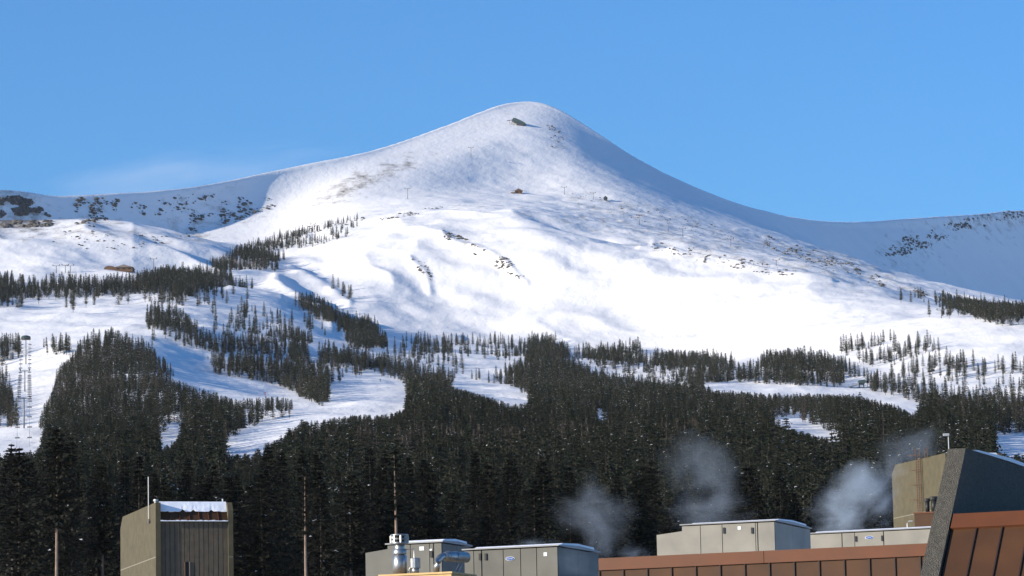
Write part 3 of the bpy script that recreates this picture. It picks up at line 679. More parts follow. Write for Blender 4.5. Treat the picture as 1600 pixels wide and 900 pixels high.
def rooftop_unit(label, corner, D, seams, end_px, low=None, material=None, handles=(), badge_at=None, plates=(), lid_snow=True, bottom=None, wide_gap=()):
    """sheet-metal air handler. corner=(px,py) of the near top corner, seams = picture columns of the panel joints from right to left"""
    cx, cy = corner; top = P(cx, cy, D); M_ = material or m_rtu
    zb = bottom if bottom is not None else DECK
    left = along(top, E1, seams[-1]); endp = along(top, E2, end_px)
    t = thing('rooftop_unit', label, 'air handler', at_z((top + endp) / 2 + (left - top) / 2, zb))
    H_ = top.z - zb; fv = left - top; ev = endp - top; u = fv.normalized(); v = ev.normalized()
    core = MB(); core.box(shifted(at_z(top, zb), u * 0.05, v * 0.05), fv - u * 0.06, ev - v * 0.1, ZV * (H_ - 0.03)); core.build('casing', m_gap, t)
    for i in range(len(seams) - 1):
        a = along(top, E1, seams[i]); b = along(top, E1, seams[i + 1]); g = 0.022 if seams[i + 1] in wide_gap else 0.01
        pm = MB(); pm.box(at_z(a, zb + 0.04) + u * 0.01, (b - a) - u * (g + 0.01), v * 0.05, ZV * (H_ - 0.07)); p_ = pm.build('panel', M_, t)
        for hp, hy in handles:
            if seams[i + 1] < hp < seams[i]:
                c = rise(along(top, E1, hp), ZV, hy)
                hm = MB(); hm.box(c + NF * 0.035 - u * 0.03 - ZV * 0.09, u * 0.06, NF * -0.034, ZV * 0.18); hm.build('handle', m_black, p_)
    n_end = 2
    for i in range(n_end):
        em = MB(); em.box(at_z(top, zb + 0.04) + v * (0.055 if i == 0 else ev.length * i / n_end + 0.008), v * (ev.length / n_end - (0.063 if i == 0 else 0.016)), u * 0.05, ZV * (H_ - 0.07)); em.build('end_panel', M_, t)
    # lid with a shallow fold along its middle
    o = top + u * -0.05 - v * 0.05; W = ev.length + 0.1; LL = fv + u * 0.1
    lid = MB(); prof = [o, o + v * W, o + v * W + ZV * 0.035, o + v * (W * 0.5) + ZV * 0.085, o + ZV * 0.035]
    lid.prism(prof, LL); lid.build('lid', m_lid, t)
    if lid_snow:
        s_ = MB(); o2 = o + u * 0.12 + ZV * 0.004
        prof = [o2 + v * (W * 0.12) + ZV * 0.05, o2 + v * (W * 0.5) + ZV * 0.087, o2 + v * (W * 0.96) + ZV * 0.04, o2 + v * (W * 0.93) + ZV * 0.13, o2 + v * (W * 0.55) + ZV * 0.16, o2 + v * (W * 0.2) + ZV * 0.11]
        s_.prism(prof, LL - u * 0.3); s_.build('lid_snow', snow_small, t)
    if low:                                         # lower intake hood on the far left end
        lx, drop = low; l2 = along(top, E1, lx) - top
        a0 = at_z(left, zb); hv = (top + l2) - left; hv.z = 0
        hm = MB(); zt0 = top.z - drop
        pts = [a0 + v * 0.04, a0 + hv + v * 0.04, at_z(a0 + hv + v * 0.04, zt0 - 0.08), at_z(a0 + v * 0.04, zt0)]
        hm.prism(pts, ev - v * 0.08); hm.build('intake_hood', M_, t)
    for (px, py, w_, h_) in plates:
        c = rise(along(top, E1, px), ZV, py); pm = MB(); pm.box(c + NF * 0.012 - u * w_ / 2 - ZV * h_ / 2, u * w_, NF * -0.010, ZV * h_); pm.build('data_plate', m_white, t)
    if badge_at: badge(t, rise(along(top, E1, badge_at[0]), ZV, badge_at[1]), u, badge_at[2], badge_at[3])
    return t
rooftop_unit('grey rooftop air handler standing behind the tall shiny flue', (690, 847), 99, [690, 677, 671, 641, 605], 735, low=(570, 0.12), material=m_rtu2,
             handles=[(674, 866)], plates=[(659, 857, 0.14, 0.11), (673, 859, 0.07, 0.05)], wide_gap=(677,))
rooftop_unit('grey rooftop air handler with a pipe entering its left side, steam drifting past', (871, 853), 94, [871, 838, 813, 786, 752, 740, 725], 935, material=m_rtu2,
             handles=[(750, 870), (759, 870)], badge_at=(797, 873, 0.13, 0.055), plates=[(852, 866, 0.1, 0.1)], wide_gap=(752,))
rooftop_unit('long beige rooftop air handler behind the rust parapet, doors in its front', (1210, 814), 106, [1210, 1183, 1180, 1128, 1094, 1065], 1266, low=(1025, 0.17),
             handles=[(1175, 829), (1131, 829)], plates=[(1155, 825, 0.1, 0.1)], wide_gap=(1183,))
rooftop_unit('low beige rooftop air handler with a blue oval badge, snow on its lid', (1462, 825), 118, [1462, 1380, 1335, 1315, 1262], 1500,
             handles=[(1378, 841), (1337, 842)], badge_at=(1358, 840, 0.15, 0.055), wide_gap=(1380, 1315))

# flues on a timber curb
def flues():
    o = P(705, 893, 91); l = along(o, E1, 594); r = along(o, E2, 742)
    t = thing('timber_curb', 'new pale lumber curb carrying the shiny flue pipes', 'curb', at_z((o + l) / 2, DECK))
    for i in range(3):                               # stacked boards
        h0 = 0.13; z0 = o.z - 0.05 - h0 * (i + 1)
        b = MB(); b.box(at_z(o, z0 + 0.004), l - o, E2 * 0.09, ZV * (h0 - 0.008)); b.build('board', m_wood, t)
        b = MB(); b.box(at_z(o, z0 + 0.004) + E2 * 0.093, (r - o) * 0.97, E1 * 0.09, ZV * (h0 - 0.008)); b.build('board', m_wood, t)
    b = MB(); b.box(o + ZV * -0.05 - E1 * 0.04 - E2 * 0.04, (l - o) + E1 * 0.08, (r - o) + E2 * 0.08, ZV * 0.05); b.build('top_board', m_wood, t)
    b = MB(); b.box(at_z(o, DECK) + E1 * 0.1 + E2 * 0.1, (l - o) - E1 * 0.2, (r - o) - E2 * 0.2, ZV * (o.z - DECK - 0.06)); b.build('base_box', m_wood, t)
    def lathe(c, prof, n=20):
        mb = MB()
        pts = [c + ZV * z for r_, z in prof]; mb.tube(pts, [r_ for r_, z in prof], n); return mb
    px = 5500 / 92.0
    def stack(label, cx, cy0, cy1, kind):
        base = along(o + E2 * 0.35, E1, cx); base = at_z(base, o.z + 0.002); top = rise(base, ZV, cy1); H_ = top.z - base.z
        t = thing('flue_pipe', label, 'flue', base)
        if kind == 'big':
            lathe(base, [(0.185, 0), (0.185, H_ * 0.47), (0.175, H_ * 0.475)]).build('pipe', m_galv, t, True)
            lathe(base + ZV * (H_ * 0.477), [(0.135, 0), (0.135, H_ * 0.34)]).build('neck', m_galv, t, True)
            lathe(base + ZV * (H_ * 0.50), [(0.175, 0), (0.18, 0.02), (0.18, H_ * 0.13), (0.17, H_ * 0.135)]).build('collar', m_galv, t, True)
            for z0, z1 in ((0.745, 0.80), (0.855, 0.895), (0.955, 1.0)):
                lathe(base + ZV * (H_ * z0), [(0.15, 0), (0.235, 0.012), (0.238, H_ * (z1 - z0) - 0.01), (0.225, H_ * (z1 - z0))]).build('cap_ring', m_galv, t, True)
            lathe(base + ZV * (H_ * 0.78), [(0.13, 0), (0.13, H_ * 0.19)]).build('cap_core', m_black, t, True)
            for k in range(8):
                a = k * math.pi / 4 + 0.2; p = base + Vector((math.cos(a), math.sin(a), 0)) * 0.222 + ZV * (H_ * 0.79)
                MB().tube([p, p + ZV * (H_ * 0.17)], 0.03, 6).build('cap_strut', m_galv, t)
            a = base + ZV * (H_ * 0.62) - E1 * 0.16; b_ = a - E1 * 0.25; MB().tube([a, b_, b_ - ZV * 0.25, base - E1 * 0.22 + ZV * 0.05], 0.018, 6).build('brace', m_galv, t)
        else:
            lathe(base, [(0.10, 0), (0.10, H_ * 0.4)]).build('pipe', m_galv, t, True)
            lathe(base + ZV * H_ * 0.33, [(0.10, 0), (0.135, 0.02), (0.135, H_ * 0.64), (0.12, H_ * 0.67)], 12).build('cap', m_galv, t)
        return t
    stack('tall shiny metal flue with a slotted cap on the timber curb', 625, 895, 835, 'big')
    stack('short shiny metal flue with a faceted cap on the timber curb', 649, 893, 872, 'small')
    # elbow into the unit on the right
    b = at_z(along(o + E2 * 0.3, E1, 682), o.z + 0.002)
    e = P(727, 871, 92.4)
    t = thing('elbow_duct', 'bent shiny duct running from the timber curb into the air handler', 'duct', b)
    top = b + ZV * 0.25
    d = (e - top); d.z = 0; dn = d.normalized(); zt = e.z
    pts = [b, b + ZV * 0.12]
    for k in range(7):
        a = k / 6 * math.pi / 2; r_ = zt - b.z - 0.12
        pts.append(b + ZV * (0.12 + r_ * math.sin(a)) + dn * (r_ * (1 - math.cos(a))))
    mb = MB(); mb.tube(pts, [0.08, 0.08] + [0.09] * 7, 16); mb.build('elbow', m_galv, t, True)
    mb = MB(); st = pts[-1] - dn * 0.02; mb.tube([st, st + dn * 0.12, e + dn * 0.05], [0.092, 0.135, 0.14], 18); mb.build('pipe', m_galv, t, True)
    for k in (0, 1):
        q = st + dn * (0.18 + 0.3 * k); MB().tube([q - dn * 0.015, q + dn * 0.015], 0.148, 18).build('band', m_galv, t, True)
    for k in range(2):
        q = e - ZV * 0.12 - dn * (0.05 + 0.15 * k); MB().tube([q, at_z(q, o.z - 0.02) - dn * 0.3], 0.014, 6).build('strut', m_galv, t)
flues()

# the battered concrete fin wall and the mansard roof at the right edge
def fin_and_mansard():
    D0 = 62; o = P(1466, 902, D0)
    # solve the slope: point on the plane (E2, Z) through o that shows at (1509, 700)
    d = ray(1509, 700); n = E1; s = o.dot(n) / d.dot(n); top = d * s
    run = (top - o).dot(E2); ris = top.z - o.z
    k = run / ris                                   # batter: run per metre of rise
    thick = E1 * ((along(o, E1, 1437) - o).length)
    zb = -1.7; base = o + (E2 * k + ZV) * (zb - o.z) if False else at_z(o, zb)
    t = thing('fin_wall', 'leaning fin wall of exposed-aggregate concrete at the right edge', 'wall', base)
    low = o - (E2 * k + ZV) * 1.6
    back = 16
    pts = [low, top, top + E2 * back - ZV * 0.0, at_z(top + E2 * back, zb), at_z(low, zb)]
    mb = MB(); mb.prism(pts, thick); mb.build('slab', m_agg, t)
    sn = MB(); q = top + E2 * 0.5 + ZV * 0.004
    sn.prism([q, q + E2 * 3 + ZV * 0.03, q + E2 * back * 0.9, q + E2 * back * 0.9 + ZV * 0.05, q + E2 * 3 + ZV * 0.10, q + E2 * 0.4 + ZV * 0.035], thick * 0.9); sn.build('snow_strip', snow_small, t)
    # mansard to its right
    sl_ = (E2 * k + ZV)
    m0 = o + NE * 0.02 + E2 * 0.10
    cap = rise(m0, sl_, 806)                        # top of the cap at the wall
    hcap = 0.27
    nrm = E1.cross(sl_).normalized(); nrm = nrm if nrm.dot(NF) > 0 else -nrm
    t = thing('mansard_roof', 'sloping rust-red standing seam roof in the bottom right corner', 'roof', at_z(m0, zb))
    W = 7.0
    bk = MB(); lo = cap - sl_ * 3.4
    bk.prism([lo - nrm * 0.08, lo - nrm * 0.2, cap - sl_ * 0.02 - nrm * 0.2, cap - sl_ * 0.02 - nrm * 0.08], NE * W); bk.build('backing', m_seam, t)
    wd = 0.47
    x = 0
    while x < W:
        a = cap - sl_ * hcap * 1.0 + NE * (x + 0.012)
        pm = MB(); pm.prism([a, a - sl_ * 3.0, a - sl_ * 3.0 - nrm * 0.05, a - nrm * 0.05], NE * (wd - 0.024)); pm.build('panel', m_rust, t)
        if x > 0:
            a = cap - sl_ * hcap + NE * (x - 0.012) + nrm * 0.03
            pm = MB(); pm.prism([a, a - sl_ * 3.0, a - sl_ * 3.0 - nrm * 0.06, a - nrm * 0.06], NE * 0.024); pm.build('seam', m_seam, t)
        x += wd
    c = MB(); a = cap + nrm * 0.05
    c.prism([a, a - sl_ * hcap, a - sl_ * hcap - nrm * 0.05, a - nrm * 0.05 , a + E2 * 0.5 - nrm * 0.03], NE * W); c.build('cap', m_rustcap, t)
    R = random.Random(4)
    s_ = MB(); x = 0.05
    while x < W - 0.3:
        L = R.uniform(0.3, 0.9); h_ = R.choice((0.015, 0.02, 0.05, 0.06)); a = cap + NE * x + E2 * 0.06 + ZV * 0.004
        s_.prism([a, a + ZV * h_ * 0.6 + E2 * 0.06, a + ZV * h_ + E2 * 0.2, a + E2 * 0.4], NE * L); x += L * R.uniform(0.97, 1.3)
    s_.build('cap_snow', snow_small, t)
    bx_ = MB(); bx_.box(at_z(cap + E2 * 0.5, zb), NE * W, E2 * 10, ZV * (cap.z - 0.05 - zb)); bx_.build('wall', m_side, t)
fin_and_mansard()

# twin stair towers
def stair_tower(label, corner, D, far_px, front_px, lit_details=True, base_z=-1.7):
    b = math.radians(16.5)
    L1 = Vector((-math.sin(b), math.cos(b), 0))      # side wall, running away to the left
    L2 = Vector((math.cos(b), math.sin(b), 0))       # front, running away to the right
    c = P(corner[0], corner[1], D)
    far = along(c, L1, far_px); ln = (far - c).length
    fr = along(c, L2, front_px) if front_px else c + L2 * 2.62; wd = (fr - c).length
    t = thing('stair_tower', label, 'tower', at_z((c + far) / 2 + L2 * wd / 2, base_z))
    zt = c.z; out = -L1; th = 0.16
    def wall_prof(p):     # a side wall seen from the side: flat top, chamfered back corner, chamfered front edge
        return [at_z(p, base_z), p - ZV * 0.26 , p + L1 * 0.16, p + L1 * (ln - 0.42) - ZV * 0.02, p + L1 * ln - ZV * 0.42, at_z(p + L1 * ln, base_z)]
    m_ = MB(); m_.prism([at_z(c, base_z), c - ZV * 0.02, c + L1 * (ln - 0.42), c + L1 * ln - ZV * 0.36, at_z(c + L1 * ln, base_z)], L2 * th); lw = m_.build('side_wall', m_conc, t)
    j = MB(); zj = rise(c, ZV, 871 if front_px else 793).z
    j.box(at_z(c, zj) - L2 * 0.004 + L1 * 0.02, L1 * (ln - 0.04), L2 * 0.02, ZV * 0.028); j.build('joint', m_joint, lw)
    p2 = c + L2 * (wd - th)
    m_ = MB(); m_.prism(wall_prof(p2), L2 * th); rw = m_.build('side_wall', m_conc, t)
    j = MB(); j.box(at_z(p2, zj) - L1 * 0.004 + L2 * 0.02, L2 * (th - 0.04), L1 * 0.02, ZV * 0.028); j.build('joint', m_joint, rw)
    # recessed front: core wall with boards in front of it
    rec = 0.075; iw = wd - 2 * th; q = c + L2 * th + L1 * rec; zs = zt - 0.60
    m_ = MB(); m_.box(at_z(q, base_z) + L1 * 0.05 + L2 * 0.003, L2 * (iw - 0.006), L1 * (ln - rec - 0.3), ZV * (zs - base_z)); m_.build('core', m_seam, t)
    nb = 14; bw = iw / nb; zwin = rise(q, ZV, 879).z if front_px else zt - 2.1; R = random.Random(2)
    for i in range(nb):
        o = q + L2 * (bw * i + 0.008); dz = 0; wb = bw - 0.016
        m_ = MB(); zlo = base_z
        if i == 5: zlo = zwin + 0.02
        m_.box(at_z(o, zlo) + L1 * R.uniform(0, 0.012), L2 * wb, L1 * 0.04, ZV * (zs - zlo - 0.005)); m_.build('board', m_side, t)
    m_ = MB(); o = q + L2 * (bw * 5 + 0.01); m_.box(at_z(o, zwin - 2.4) + L1 * 0.03, L2 * (bw - 0.02), L1 * 0.015, ZV * 2.4); wn = m_.build('window', m_black, t)
    for k in (0, 1):
        m_ = MB(); m_.box(at_z(o, zwin - 2.4) + L2 * (k * (bw - 0.005) - 0.018) - L1 * 0.02, L2 * 0.026, L1 * 0.05, ZV * 2.42); m_.build('frame', m_joint if k else m_brown, wn)
    # sloped rust roof apron with snow above
    q2 = c + L2 * (th + 0.004); iw2 = iw - 0.008
    a0 = at_z(q2 + L1 * (rec - 0.05), zs + 0.004); a1 = at_z(q2 + L1 * (rec + 0.30), zt - 0.03)
    npan = 7
    for i in range(npan):
        w1 = iw2 / npan; oo = L2 * (w1 * i + 0.004)
        m_ = MB(); m_.prism([a0 + oo, a1 + oo, a1 + oo - ZV * 0.06, a0 + oo - ZV * 0.004 + L1 * 0.05], L2 * (w1 - 0.008)); pn = m_.build('apron_panel', m_rust, t)
        if i: 
            up_ = (a1 - a0).cross(L2).normalized(); up_ = up_ if up_.z > 0 else -up_
            m_ = MB(); m_.prism([a0 + oo + up_ * 0.002, a1 + oo + up_ * 0.002, a1 + oo + up_ * 0.03, a0 + oo + up_ * 0.03], L2 * 0.012); m_.build('seam', m_rustcap, pn)
    up_ = (a1 - a0).cross(L2).normalized(); up_ = up_ if up_.z > 0 else -up_
    sn = MB(); R = random.Random(9); ns = 26       # snow sheet with a ragged lower edge
    av = a1 - a0; edge = [0.5 + 0.015 * math.sin(i * 0.9) + R.uniform(-.02, .02) - (0.12 if i in (9, 13, 20) else 0) * -1 for i in range(ns + 1)]
    for i in range(ns):
        x0, x1 = iw2 * i / ns, iw2 * (i + 1) / ns
        A = a0 + av * edge[i] + L2 * x0 + up_ * 0.034; B = a0 + av * edge[i + 1] + L2 * x1 + up_ * 0.034
        A2 = a1 + L2 * x0 + up_ * 0.034 + av * 0.04; B2 = a1 + L2 * x1 + up_ * 0.034 + av * 0.04
        h_ = up_ * 0.05
        sn.poly([A + h_ * .4, B + h_ * .4, B2 + h_, A2 + h_]); sn.poly([A, B, B + h_ * .4, A + h_ * .4]); sn.poly([A2 + h_, B2 + h_, B2 + L1 * 0.5 + h_ * .3, A2 + L1 * 0.5 + h_ * .3])
    sn.build('apron_snow', snow_small, t, fix=False)
    le = MB()
    for i in range(ns):
        x0 = iw2 * i / ns; h_ = 0.02 + R.uniform(0, 0.022)
        le.box(a0 + L2 * x0 - L1 * 0.045 - ZV * 0.012, L2 * (iw2 / ns), L1 * 0.05, ZV * h_)
    le.build('ledge_snow', snow_small, t)
    m_ = MB(); m_.box(at_z(q2 + L1 * (rec + 0.34), zt - 0.14), L2 * iw2, L1 * (ln - rec - 0.8), ZV * 0.1); m_.build('roof_slab', m_deck, t)
    m_ = MB(); m_.box(at_z(q2 + L1 * (rec + 0.9), zt - 0.036), L2 * iw2, L1 * (ln - rec - 1.6), ZV * 0.05); m_.build('roof_snow', snow_small, t)
    return t, c, L1, L2, ln, wd, th
t, c, L1, L2, ln, wd, th = stair_tower('olive concrete stair tower with board front and snowy rust apron at left', (243, 784), 110, 188, 364)
q = rise(along(c + L2 * -0.06, L1, 232), ZV, 812)
MB().tube([q, rise(q, ZV, 745)], 0.014, 8).build('antenna', m_pale, t)
MB().tube([rise(q, ZV, 817), rise(q, ZV, 817) + L2 * 0.1 + ZV * 0.05], 0.02, 6).build('antenna_bracket', m_steel, t)
MB().tube([q - ZV * 0.12, q + ZV * 0.02], 0.03, 8).build('antenna_foot', m_steel, t)
q = c + L1 * 0.5 + L2 * 0.1
MB().tube([q - ZV * 0.02, q + ZV * 0.05, q + ZV * 0.06, q + ZV * 0.12], [0.05, 0.05, 0.085, 0.075], 10).build('vent_cap', m_pale, t)
q = along(c + L1 * 1.2, L2, 348)
MB().tube([q - ZV * 0.05, q + ZV * 0.2], 0.03, 8).build('vent_post', m_pale, t)
MB().tube([q - L2 * 0.22 + ZV * 0.0, q - L2 * 0.2 + ZV * 0.16, q - L2 * 0.1 + ZV * 0.22, q + ZV * 0.19], 0.012, 6).build('cable_loop', m_steel, t)

t, c, L1, L2, ln, wd, th = stair_tower('olive concrete stair tower with a caged ladder, behind the fin wall', (1477, 707), 146, 1393, None)
lad = MB(); out = L2 * -0.1
def lad_pt(px, py): return rise(along(c + out, L1, px), ZV, py)
for px in (1431, 1437.5):
    a = lad_pt(px, 699 if px < 1435 else 702); MB().tube([lad_pt(px, 808), a], 0.022, 6).build('ladder_rail', m_brown, t)
for i in range(24):
    py = 712 + i * 4; MB().tube([lad_pt(1431, py), lad_pt(1437.5, py)], 0.011, 5).build('ladder_rung', m_brown, t)
for px in (1445, 1449.5): MB().tube([lad_pt(px, 716), lad_pt(px, 699)], 0.018, 6).build('hand_post', m_brown, t)
for py in (712, 735, 758, 781):
    a = lad_pt(1430, py); b_ = lad_pt(1439, py); m_ = (a + b_) / 2 - L2 * 0.45
    MB().tube([a, (a + m_) / 2 - L2 * 0.12, m_, (b_ + m_) / 2 - L2 * 0.12, b_], 0.014, 5).build('ladder_hoop', m_brown, t)

# rust box with two dark vents in front of that tower
def vent_box():
    D = 128; a = P(1428.5, 803, D); r = along(a, -E1, 1458)
    t = thing('vent_box', 'small rust-red roof box below the ladder of the right tower', 'roof box', at_z(a, DECK))
    l1 = along(a, E2, 1428.5) if False else a
    m_ = MB(); m_.box(at_z(a, DECK + 0.0), r - a, E2 * 1.2, ZV * (a.z - DECK)); m_.build('box', m_rust, t)
    m_ = MB(); m_.box(a - E2 * 0.03 + E1 * 0.03, (r - a) - E1 * 0.06, E2 * 1.26, ZV * 0.05); m_.build('lid', m_rustcap, t)
    for lab, px, top, rad in (('narrow black exhaust vent on the rust roof box', 1449.5, 779, 0.10), ('wider black exhaust vent on the rust roof box beside the fin wall', 1460, 776, 0.14)):
        b = along(a + E2 * 0.4 + ZV * 0.052, E1, px); h_ = rise(b, ZV, top).z - b.z
        v = thing('exhaust_vent', lab, 'vent', b)
        MB().tube([b, b + ZV * h_ * 0.8], rad * 0.8, 12).build('pipe', m_black, v, True)
        MB().tube([b + ZV * h_ * 0.78, b + ZV * h_ * 0.8, b + ZV * h_ * 0.97, b + ZV * h_], [rad * 0.85, rad * 1.15, rad * 1.15, rad], 12).build('cap', m_black, v)
    # pale bent pipe to the left of the box
    p = P(1418, 830, D - 1); q = rise(p, ZV, 814.5); e = along(q, -E1, 1426)
    MBt = MB().tube([at_z(p, DECK), q - ZV * 0.08, q + (e - q).normalized() * 0.05, e], 0.022, 6)
    o = MBt.build('conduit', m_pale, None, origin=tuple(at_z(p, DECK))); tag(o, 'thin pale bent conduit left of the rust roof box', 'pipe')
vent_box()

# lamp pole behind the right tower
p = P(1483, 715, 190); g = ground(p.x, p.y)
t = thing('lamp_pole', 'thin pale pole with a flat white head behind the right tower', 'lamp post', (p.x, p.y, g))
MB().tube([(p.x, p.y, g), rise(p, ZV, 680)], [0.05, 0.028], 8).build('pole', m_pale, t)
q = rise(p, ZV, 680); MB().box(q + Vector((-0.28, -0.12, -0.03)), (0.32, 0, 0), (0, 0.24, 0), (0, 0, 0.12)).build('head', m_pale, t)

# ------------------------------------------------------------------ lifts and buildings on the mountain
def lift_tower(label, px, by, ty, arm=2.6, group='lift towers on the upper slopes'):
    g = hit(px, by); top = rise(g, ZV, ty); H_ = top.z - g.z
    t = thing('lift_tower', label, 'lift tower', tuple(g - ZV * 0.5), group)
    MB().tube([g - ZV * 0.5, g + ZV * H_ * 0.97], [0.3, 0.2], 8).build('mast', m_lift, t, True)
    MB().box(g + Vector((-arm, -0.25, H_ * 0.94)), (2 * arm, 0, 0), (0, 0.5, 0), (0, 0, 0.28)).build('crossarm', m_lift, t)
    for k in (-1, 1):
        c = g + Vector((k * arm * 0.92, 0, H_ * 0.94 + 0.5))
        MB().box(c + Vector((-0.2, -1.6, 0)), (0.4, 0, 0), (0, 3.2, 0), (0, 0, 0.45)).build('sheave_train', m_steel, t)
    return g, top
UPT = [('lone lift tower on the smooth slope left of the summit', 736, 247, 230), ('lift tower low on the smooth slope above the bowl rim', 637, 311, 294), ('lift tower with a wide arm right of the small hut', 882, 304, 292),
       ('slim lift tower between the wide-armed tower and the dark cabin', 927, 312, 301), ('lift tower at the upper end of the rocky flank', 999, 352, 336), ('tallest lift tower on the middle of the rocky flank', 1044, 362, 343),
       ('lift tower just downhill of the tallest flank tower', 1067, 371, 357), ('lift tower on the lower rocky flank', 1142, 386, 373), ('small lift tower far down the rocky flank', 1213, 415, 406), ('lowest lift tower on the right flank', 1259, 411, 400),
       ('lift tower on the white roll above the right slope trees', 1471, 497, 484), ('leftmost lift tower behind the left tree band', 88, 427, 415), ('lift tower in the middle of three behind the left tree band', 102, 426, 414),
       ('lift tower nearest the long brown lodge, on its left', 110, 426, 415), ('lift tower right of the long brown lodge', 240, 419, 404)]
for lab, px, by, ty in UPT: lift_tower(lab, px, by, ty)

def chairlift():
    spec = [(40.5, 569, 529), (38.8, 611, 578), (37.6, 669, 620)]; tops = []
    labs = ['uppermost tower of the chairlift on the left run', 'middle tower of the chairlift on the left run', 'lowest tower of the chairlift on the left run']
    for (px, by, ty), lab in zip(spec, labs):
        g, tp = lift_tower(lab, px, by, ty, 2.3, 'towers of the left chairlift'); tops.append(tp)
    # return station over the top tower
    tp = tops[0]; t = thing('lift_station', 'dark round-topped return station crowning the left chairlift', 'lift station', tuple(tp - ZV * 0.5))
    mb = MB(); n = 14; ring = lambda r, z, sq: [tp + Vector((r * math.cos(2*math.pi*k/n), sq * r * math.sin(2*math.pi*k/n), z)) for k in range(n)]
    rs = [(2.2, 0.0), (2.45, 0.5), (2.2, 1.1), (1.2, 1.45)]
    i0 = 0
    for r, z in rs: mb.v += [tuple(p) for p in ring(r, z, 1.6)]
    for a in range(len(rs) - 1):
        for k in range(n): mb.f.append((a*n+k, a*n+(k+1) % n, (a+1)*n+(k+1) % n, (a+1)*n+k)); mb.m.append(0)
    mb.f.append(tuple(range(n))[::-1]); mb.m.append(0); mb.f.append(tuple(range(3*n, 4*n))); mb.m.append(0)
    mb.build('canopy', m_green, t)
    MB().tube([tp + ZV * -0.45, tp - ZV * 0.15], 2.0, 16).build('bullwheel', m_steel, t)
    pts = [tops[0], tops[1], tops[2], P(36, 700, tops[2].y - 120)]
    for k, lab in ((-1, 'haul cable on the left side of the left chairlift'), (1, 'haul cable on the right side of the left chairlift')):
        o = MB().tube([p + Vector((k * 2.1, 0, 0.1)) for p in pts], 0.035, 5).build('haul_cable', m_steel, None, origin=tuple(pts[2])); tag(o, lab, 'cable')
    first = None; i = 0
    for s_ in range(len(pts) - 1):
        a, b = pts[s_], pts[s_ + 1]; L = (b - a).length; nch = max(2, int(L / 22))
        for q in range(nch):
            f = (q + 0.5) / nch
            for k in (-1, 1):
                c = a + (b - a) * f + Vector((k * 2.1, 0, 0.1)); i += 1
                lab = 'empty chair hanging on the %s cable of the left chairlift' % ('left' if k < 0 else 'right')
                if first is None:
                    t = thing('lift_chair', lab, 'chair', tuple(c), 'chairs on the left chairlift')
                    MB().tube([c, c - ZV * 1.6, c + Vector((0, -0.3, -2.3))], 0.05, 5).build('hanger', m_steel, t)
                    MB().box(c + Vector((-0.8, -0.5, -2.45)), (1.6, 0, 0), (0, 0.5, 0), (0, 0, 0.09)).build('seat', m_lift, t)
                    MB().box(c + Vector((-0.8, 0.0, -2.4)), (1.6, 0, 0), (0, 0.06, 0), (0, 0.1, 0.45)).build('backrest', m_lift, t)
                    first = t
                else: copy_tree(first, tuple(c), lab)
chairlift()

def gable_house(name, label, cat, px0, px1, by, ty, depth, m_wall, m_roof, mono=False):
    a = hit(px0, by); b = along(a, Vector((1, 0, 0)), px1); H_ = rise(a, ZV, ty).z - a.z; W = b.x - a.x
    t = thing(name, label, cat, (a.x + W / 2, a.y + depth / 2, a.z - 1)); X = Vector((W, 0, 0)); Y = Vector((0, depth, 0))
    wh = H_ * 0.55
    MB().box(a - ZV * 1, X, Y, ZV * (wh + 1)).build('wall', m_wall, t)
    r = MB(); e = 0.5; o = a + Vector((-e, -e, wh))
    if mono: r.prism([o, o + ZV * 0.5, o + ZV * (H_ - wh) + Vector((W * 0.3, 0, 0)), o + ZV * (H_ - wh) * 0.9 + Vector((W * 0.45, 0, 0)), o + ZV * 0.5 + Vector((W + 2*e, 0, 0)), o + Vector((W + 2*e, 0, 0))], Vector((0, depth + 2*e, 0)))
    else: r.prism([o, o + Vector((W / 2 + e, 0, H_ - wh)), o + Vector((W + 2 * e, 0, 0))], Vector((0, depth + 2 * e, 0)))
    r.build('roof', m_roof, t)
    n = max(2, int(W / 4))
    for i in range(n):
        MB().box(a + Vector((W * (i + 0.25) / n, -0.06, wh * 0.35)), (W * 0.5 / n, 0, 0), (0, 0.05, 0), (0, 0, wh * 0.4)).build('window', m_black, t)
    return t, a, W, H_, wh
t, a, W, H_, wh = gable_house('mountain_hut', 'small brown gabled hut with a deck on the bowl rim', 'hut', 805, 816, 302.5, 294.5, 7, m_brown, m_brown)
MB().box(a + Vector((-4.2, -1.5, 0.6)), (4.1, 0, 0), (0, 6, 0), (0, 0, 0.4)).build('deck', m_brown, t)
for k in range(4): MB().box(a + Vector((-4.1 + k * 1.2, -1.45, 1.0)), (0.15, 0, 0), (0, 0.15, 0), (0, 0, 1.6)).build('deck_post', m_brown, t)
MB().box(a + Vector((-4.2, -1.5, 2.6)), (4.1, 0, 0), (0, 0.2, 0), (0, 0, 0.25)).build('rail', m_brown, t)
t, a, W, H_, wh = gable_house('ski_lodge', 'long low brown lodge among the trees of the left shoulder', 'lodge', 180, 207, 423, 413.5, 14, m_brown, mat('weathered_roof', (0.2, 0.17, 0.15), 0.8))
r = MB(); o = a + Vector((-8.2, 1, 0)); r.prism([o + ZV * -1, o + ZV * 2.4, o + Vector((2.5, 0, 3.9)), o + Vector((6, 0, 3.6)), o + Vector((8.1, 0, 2.6)), o + Vector((8.1, 0, -1))], (0, 10, 0)); r.build('rounded_wing', m_brown, t)
t, a, W, H_, wh = gable_house('cabin', 'tiny dark cabin beside the lift towers of the right flank', 'cabin', 943.5, 949, 313, 306, 3.5, m_steel, m_green)
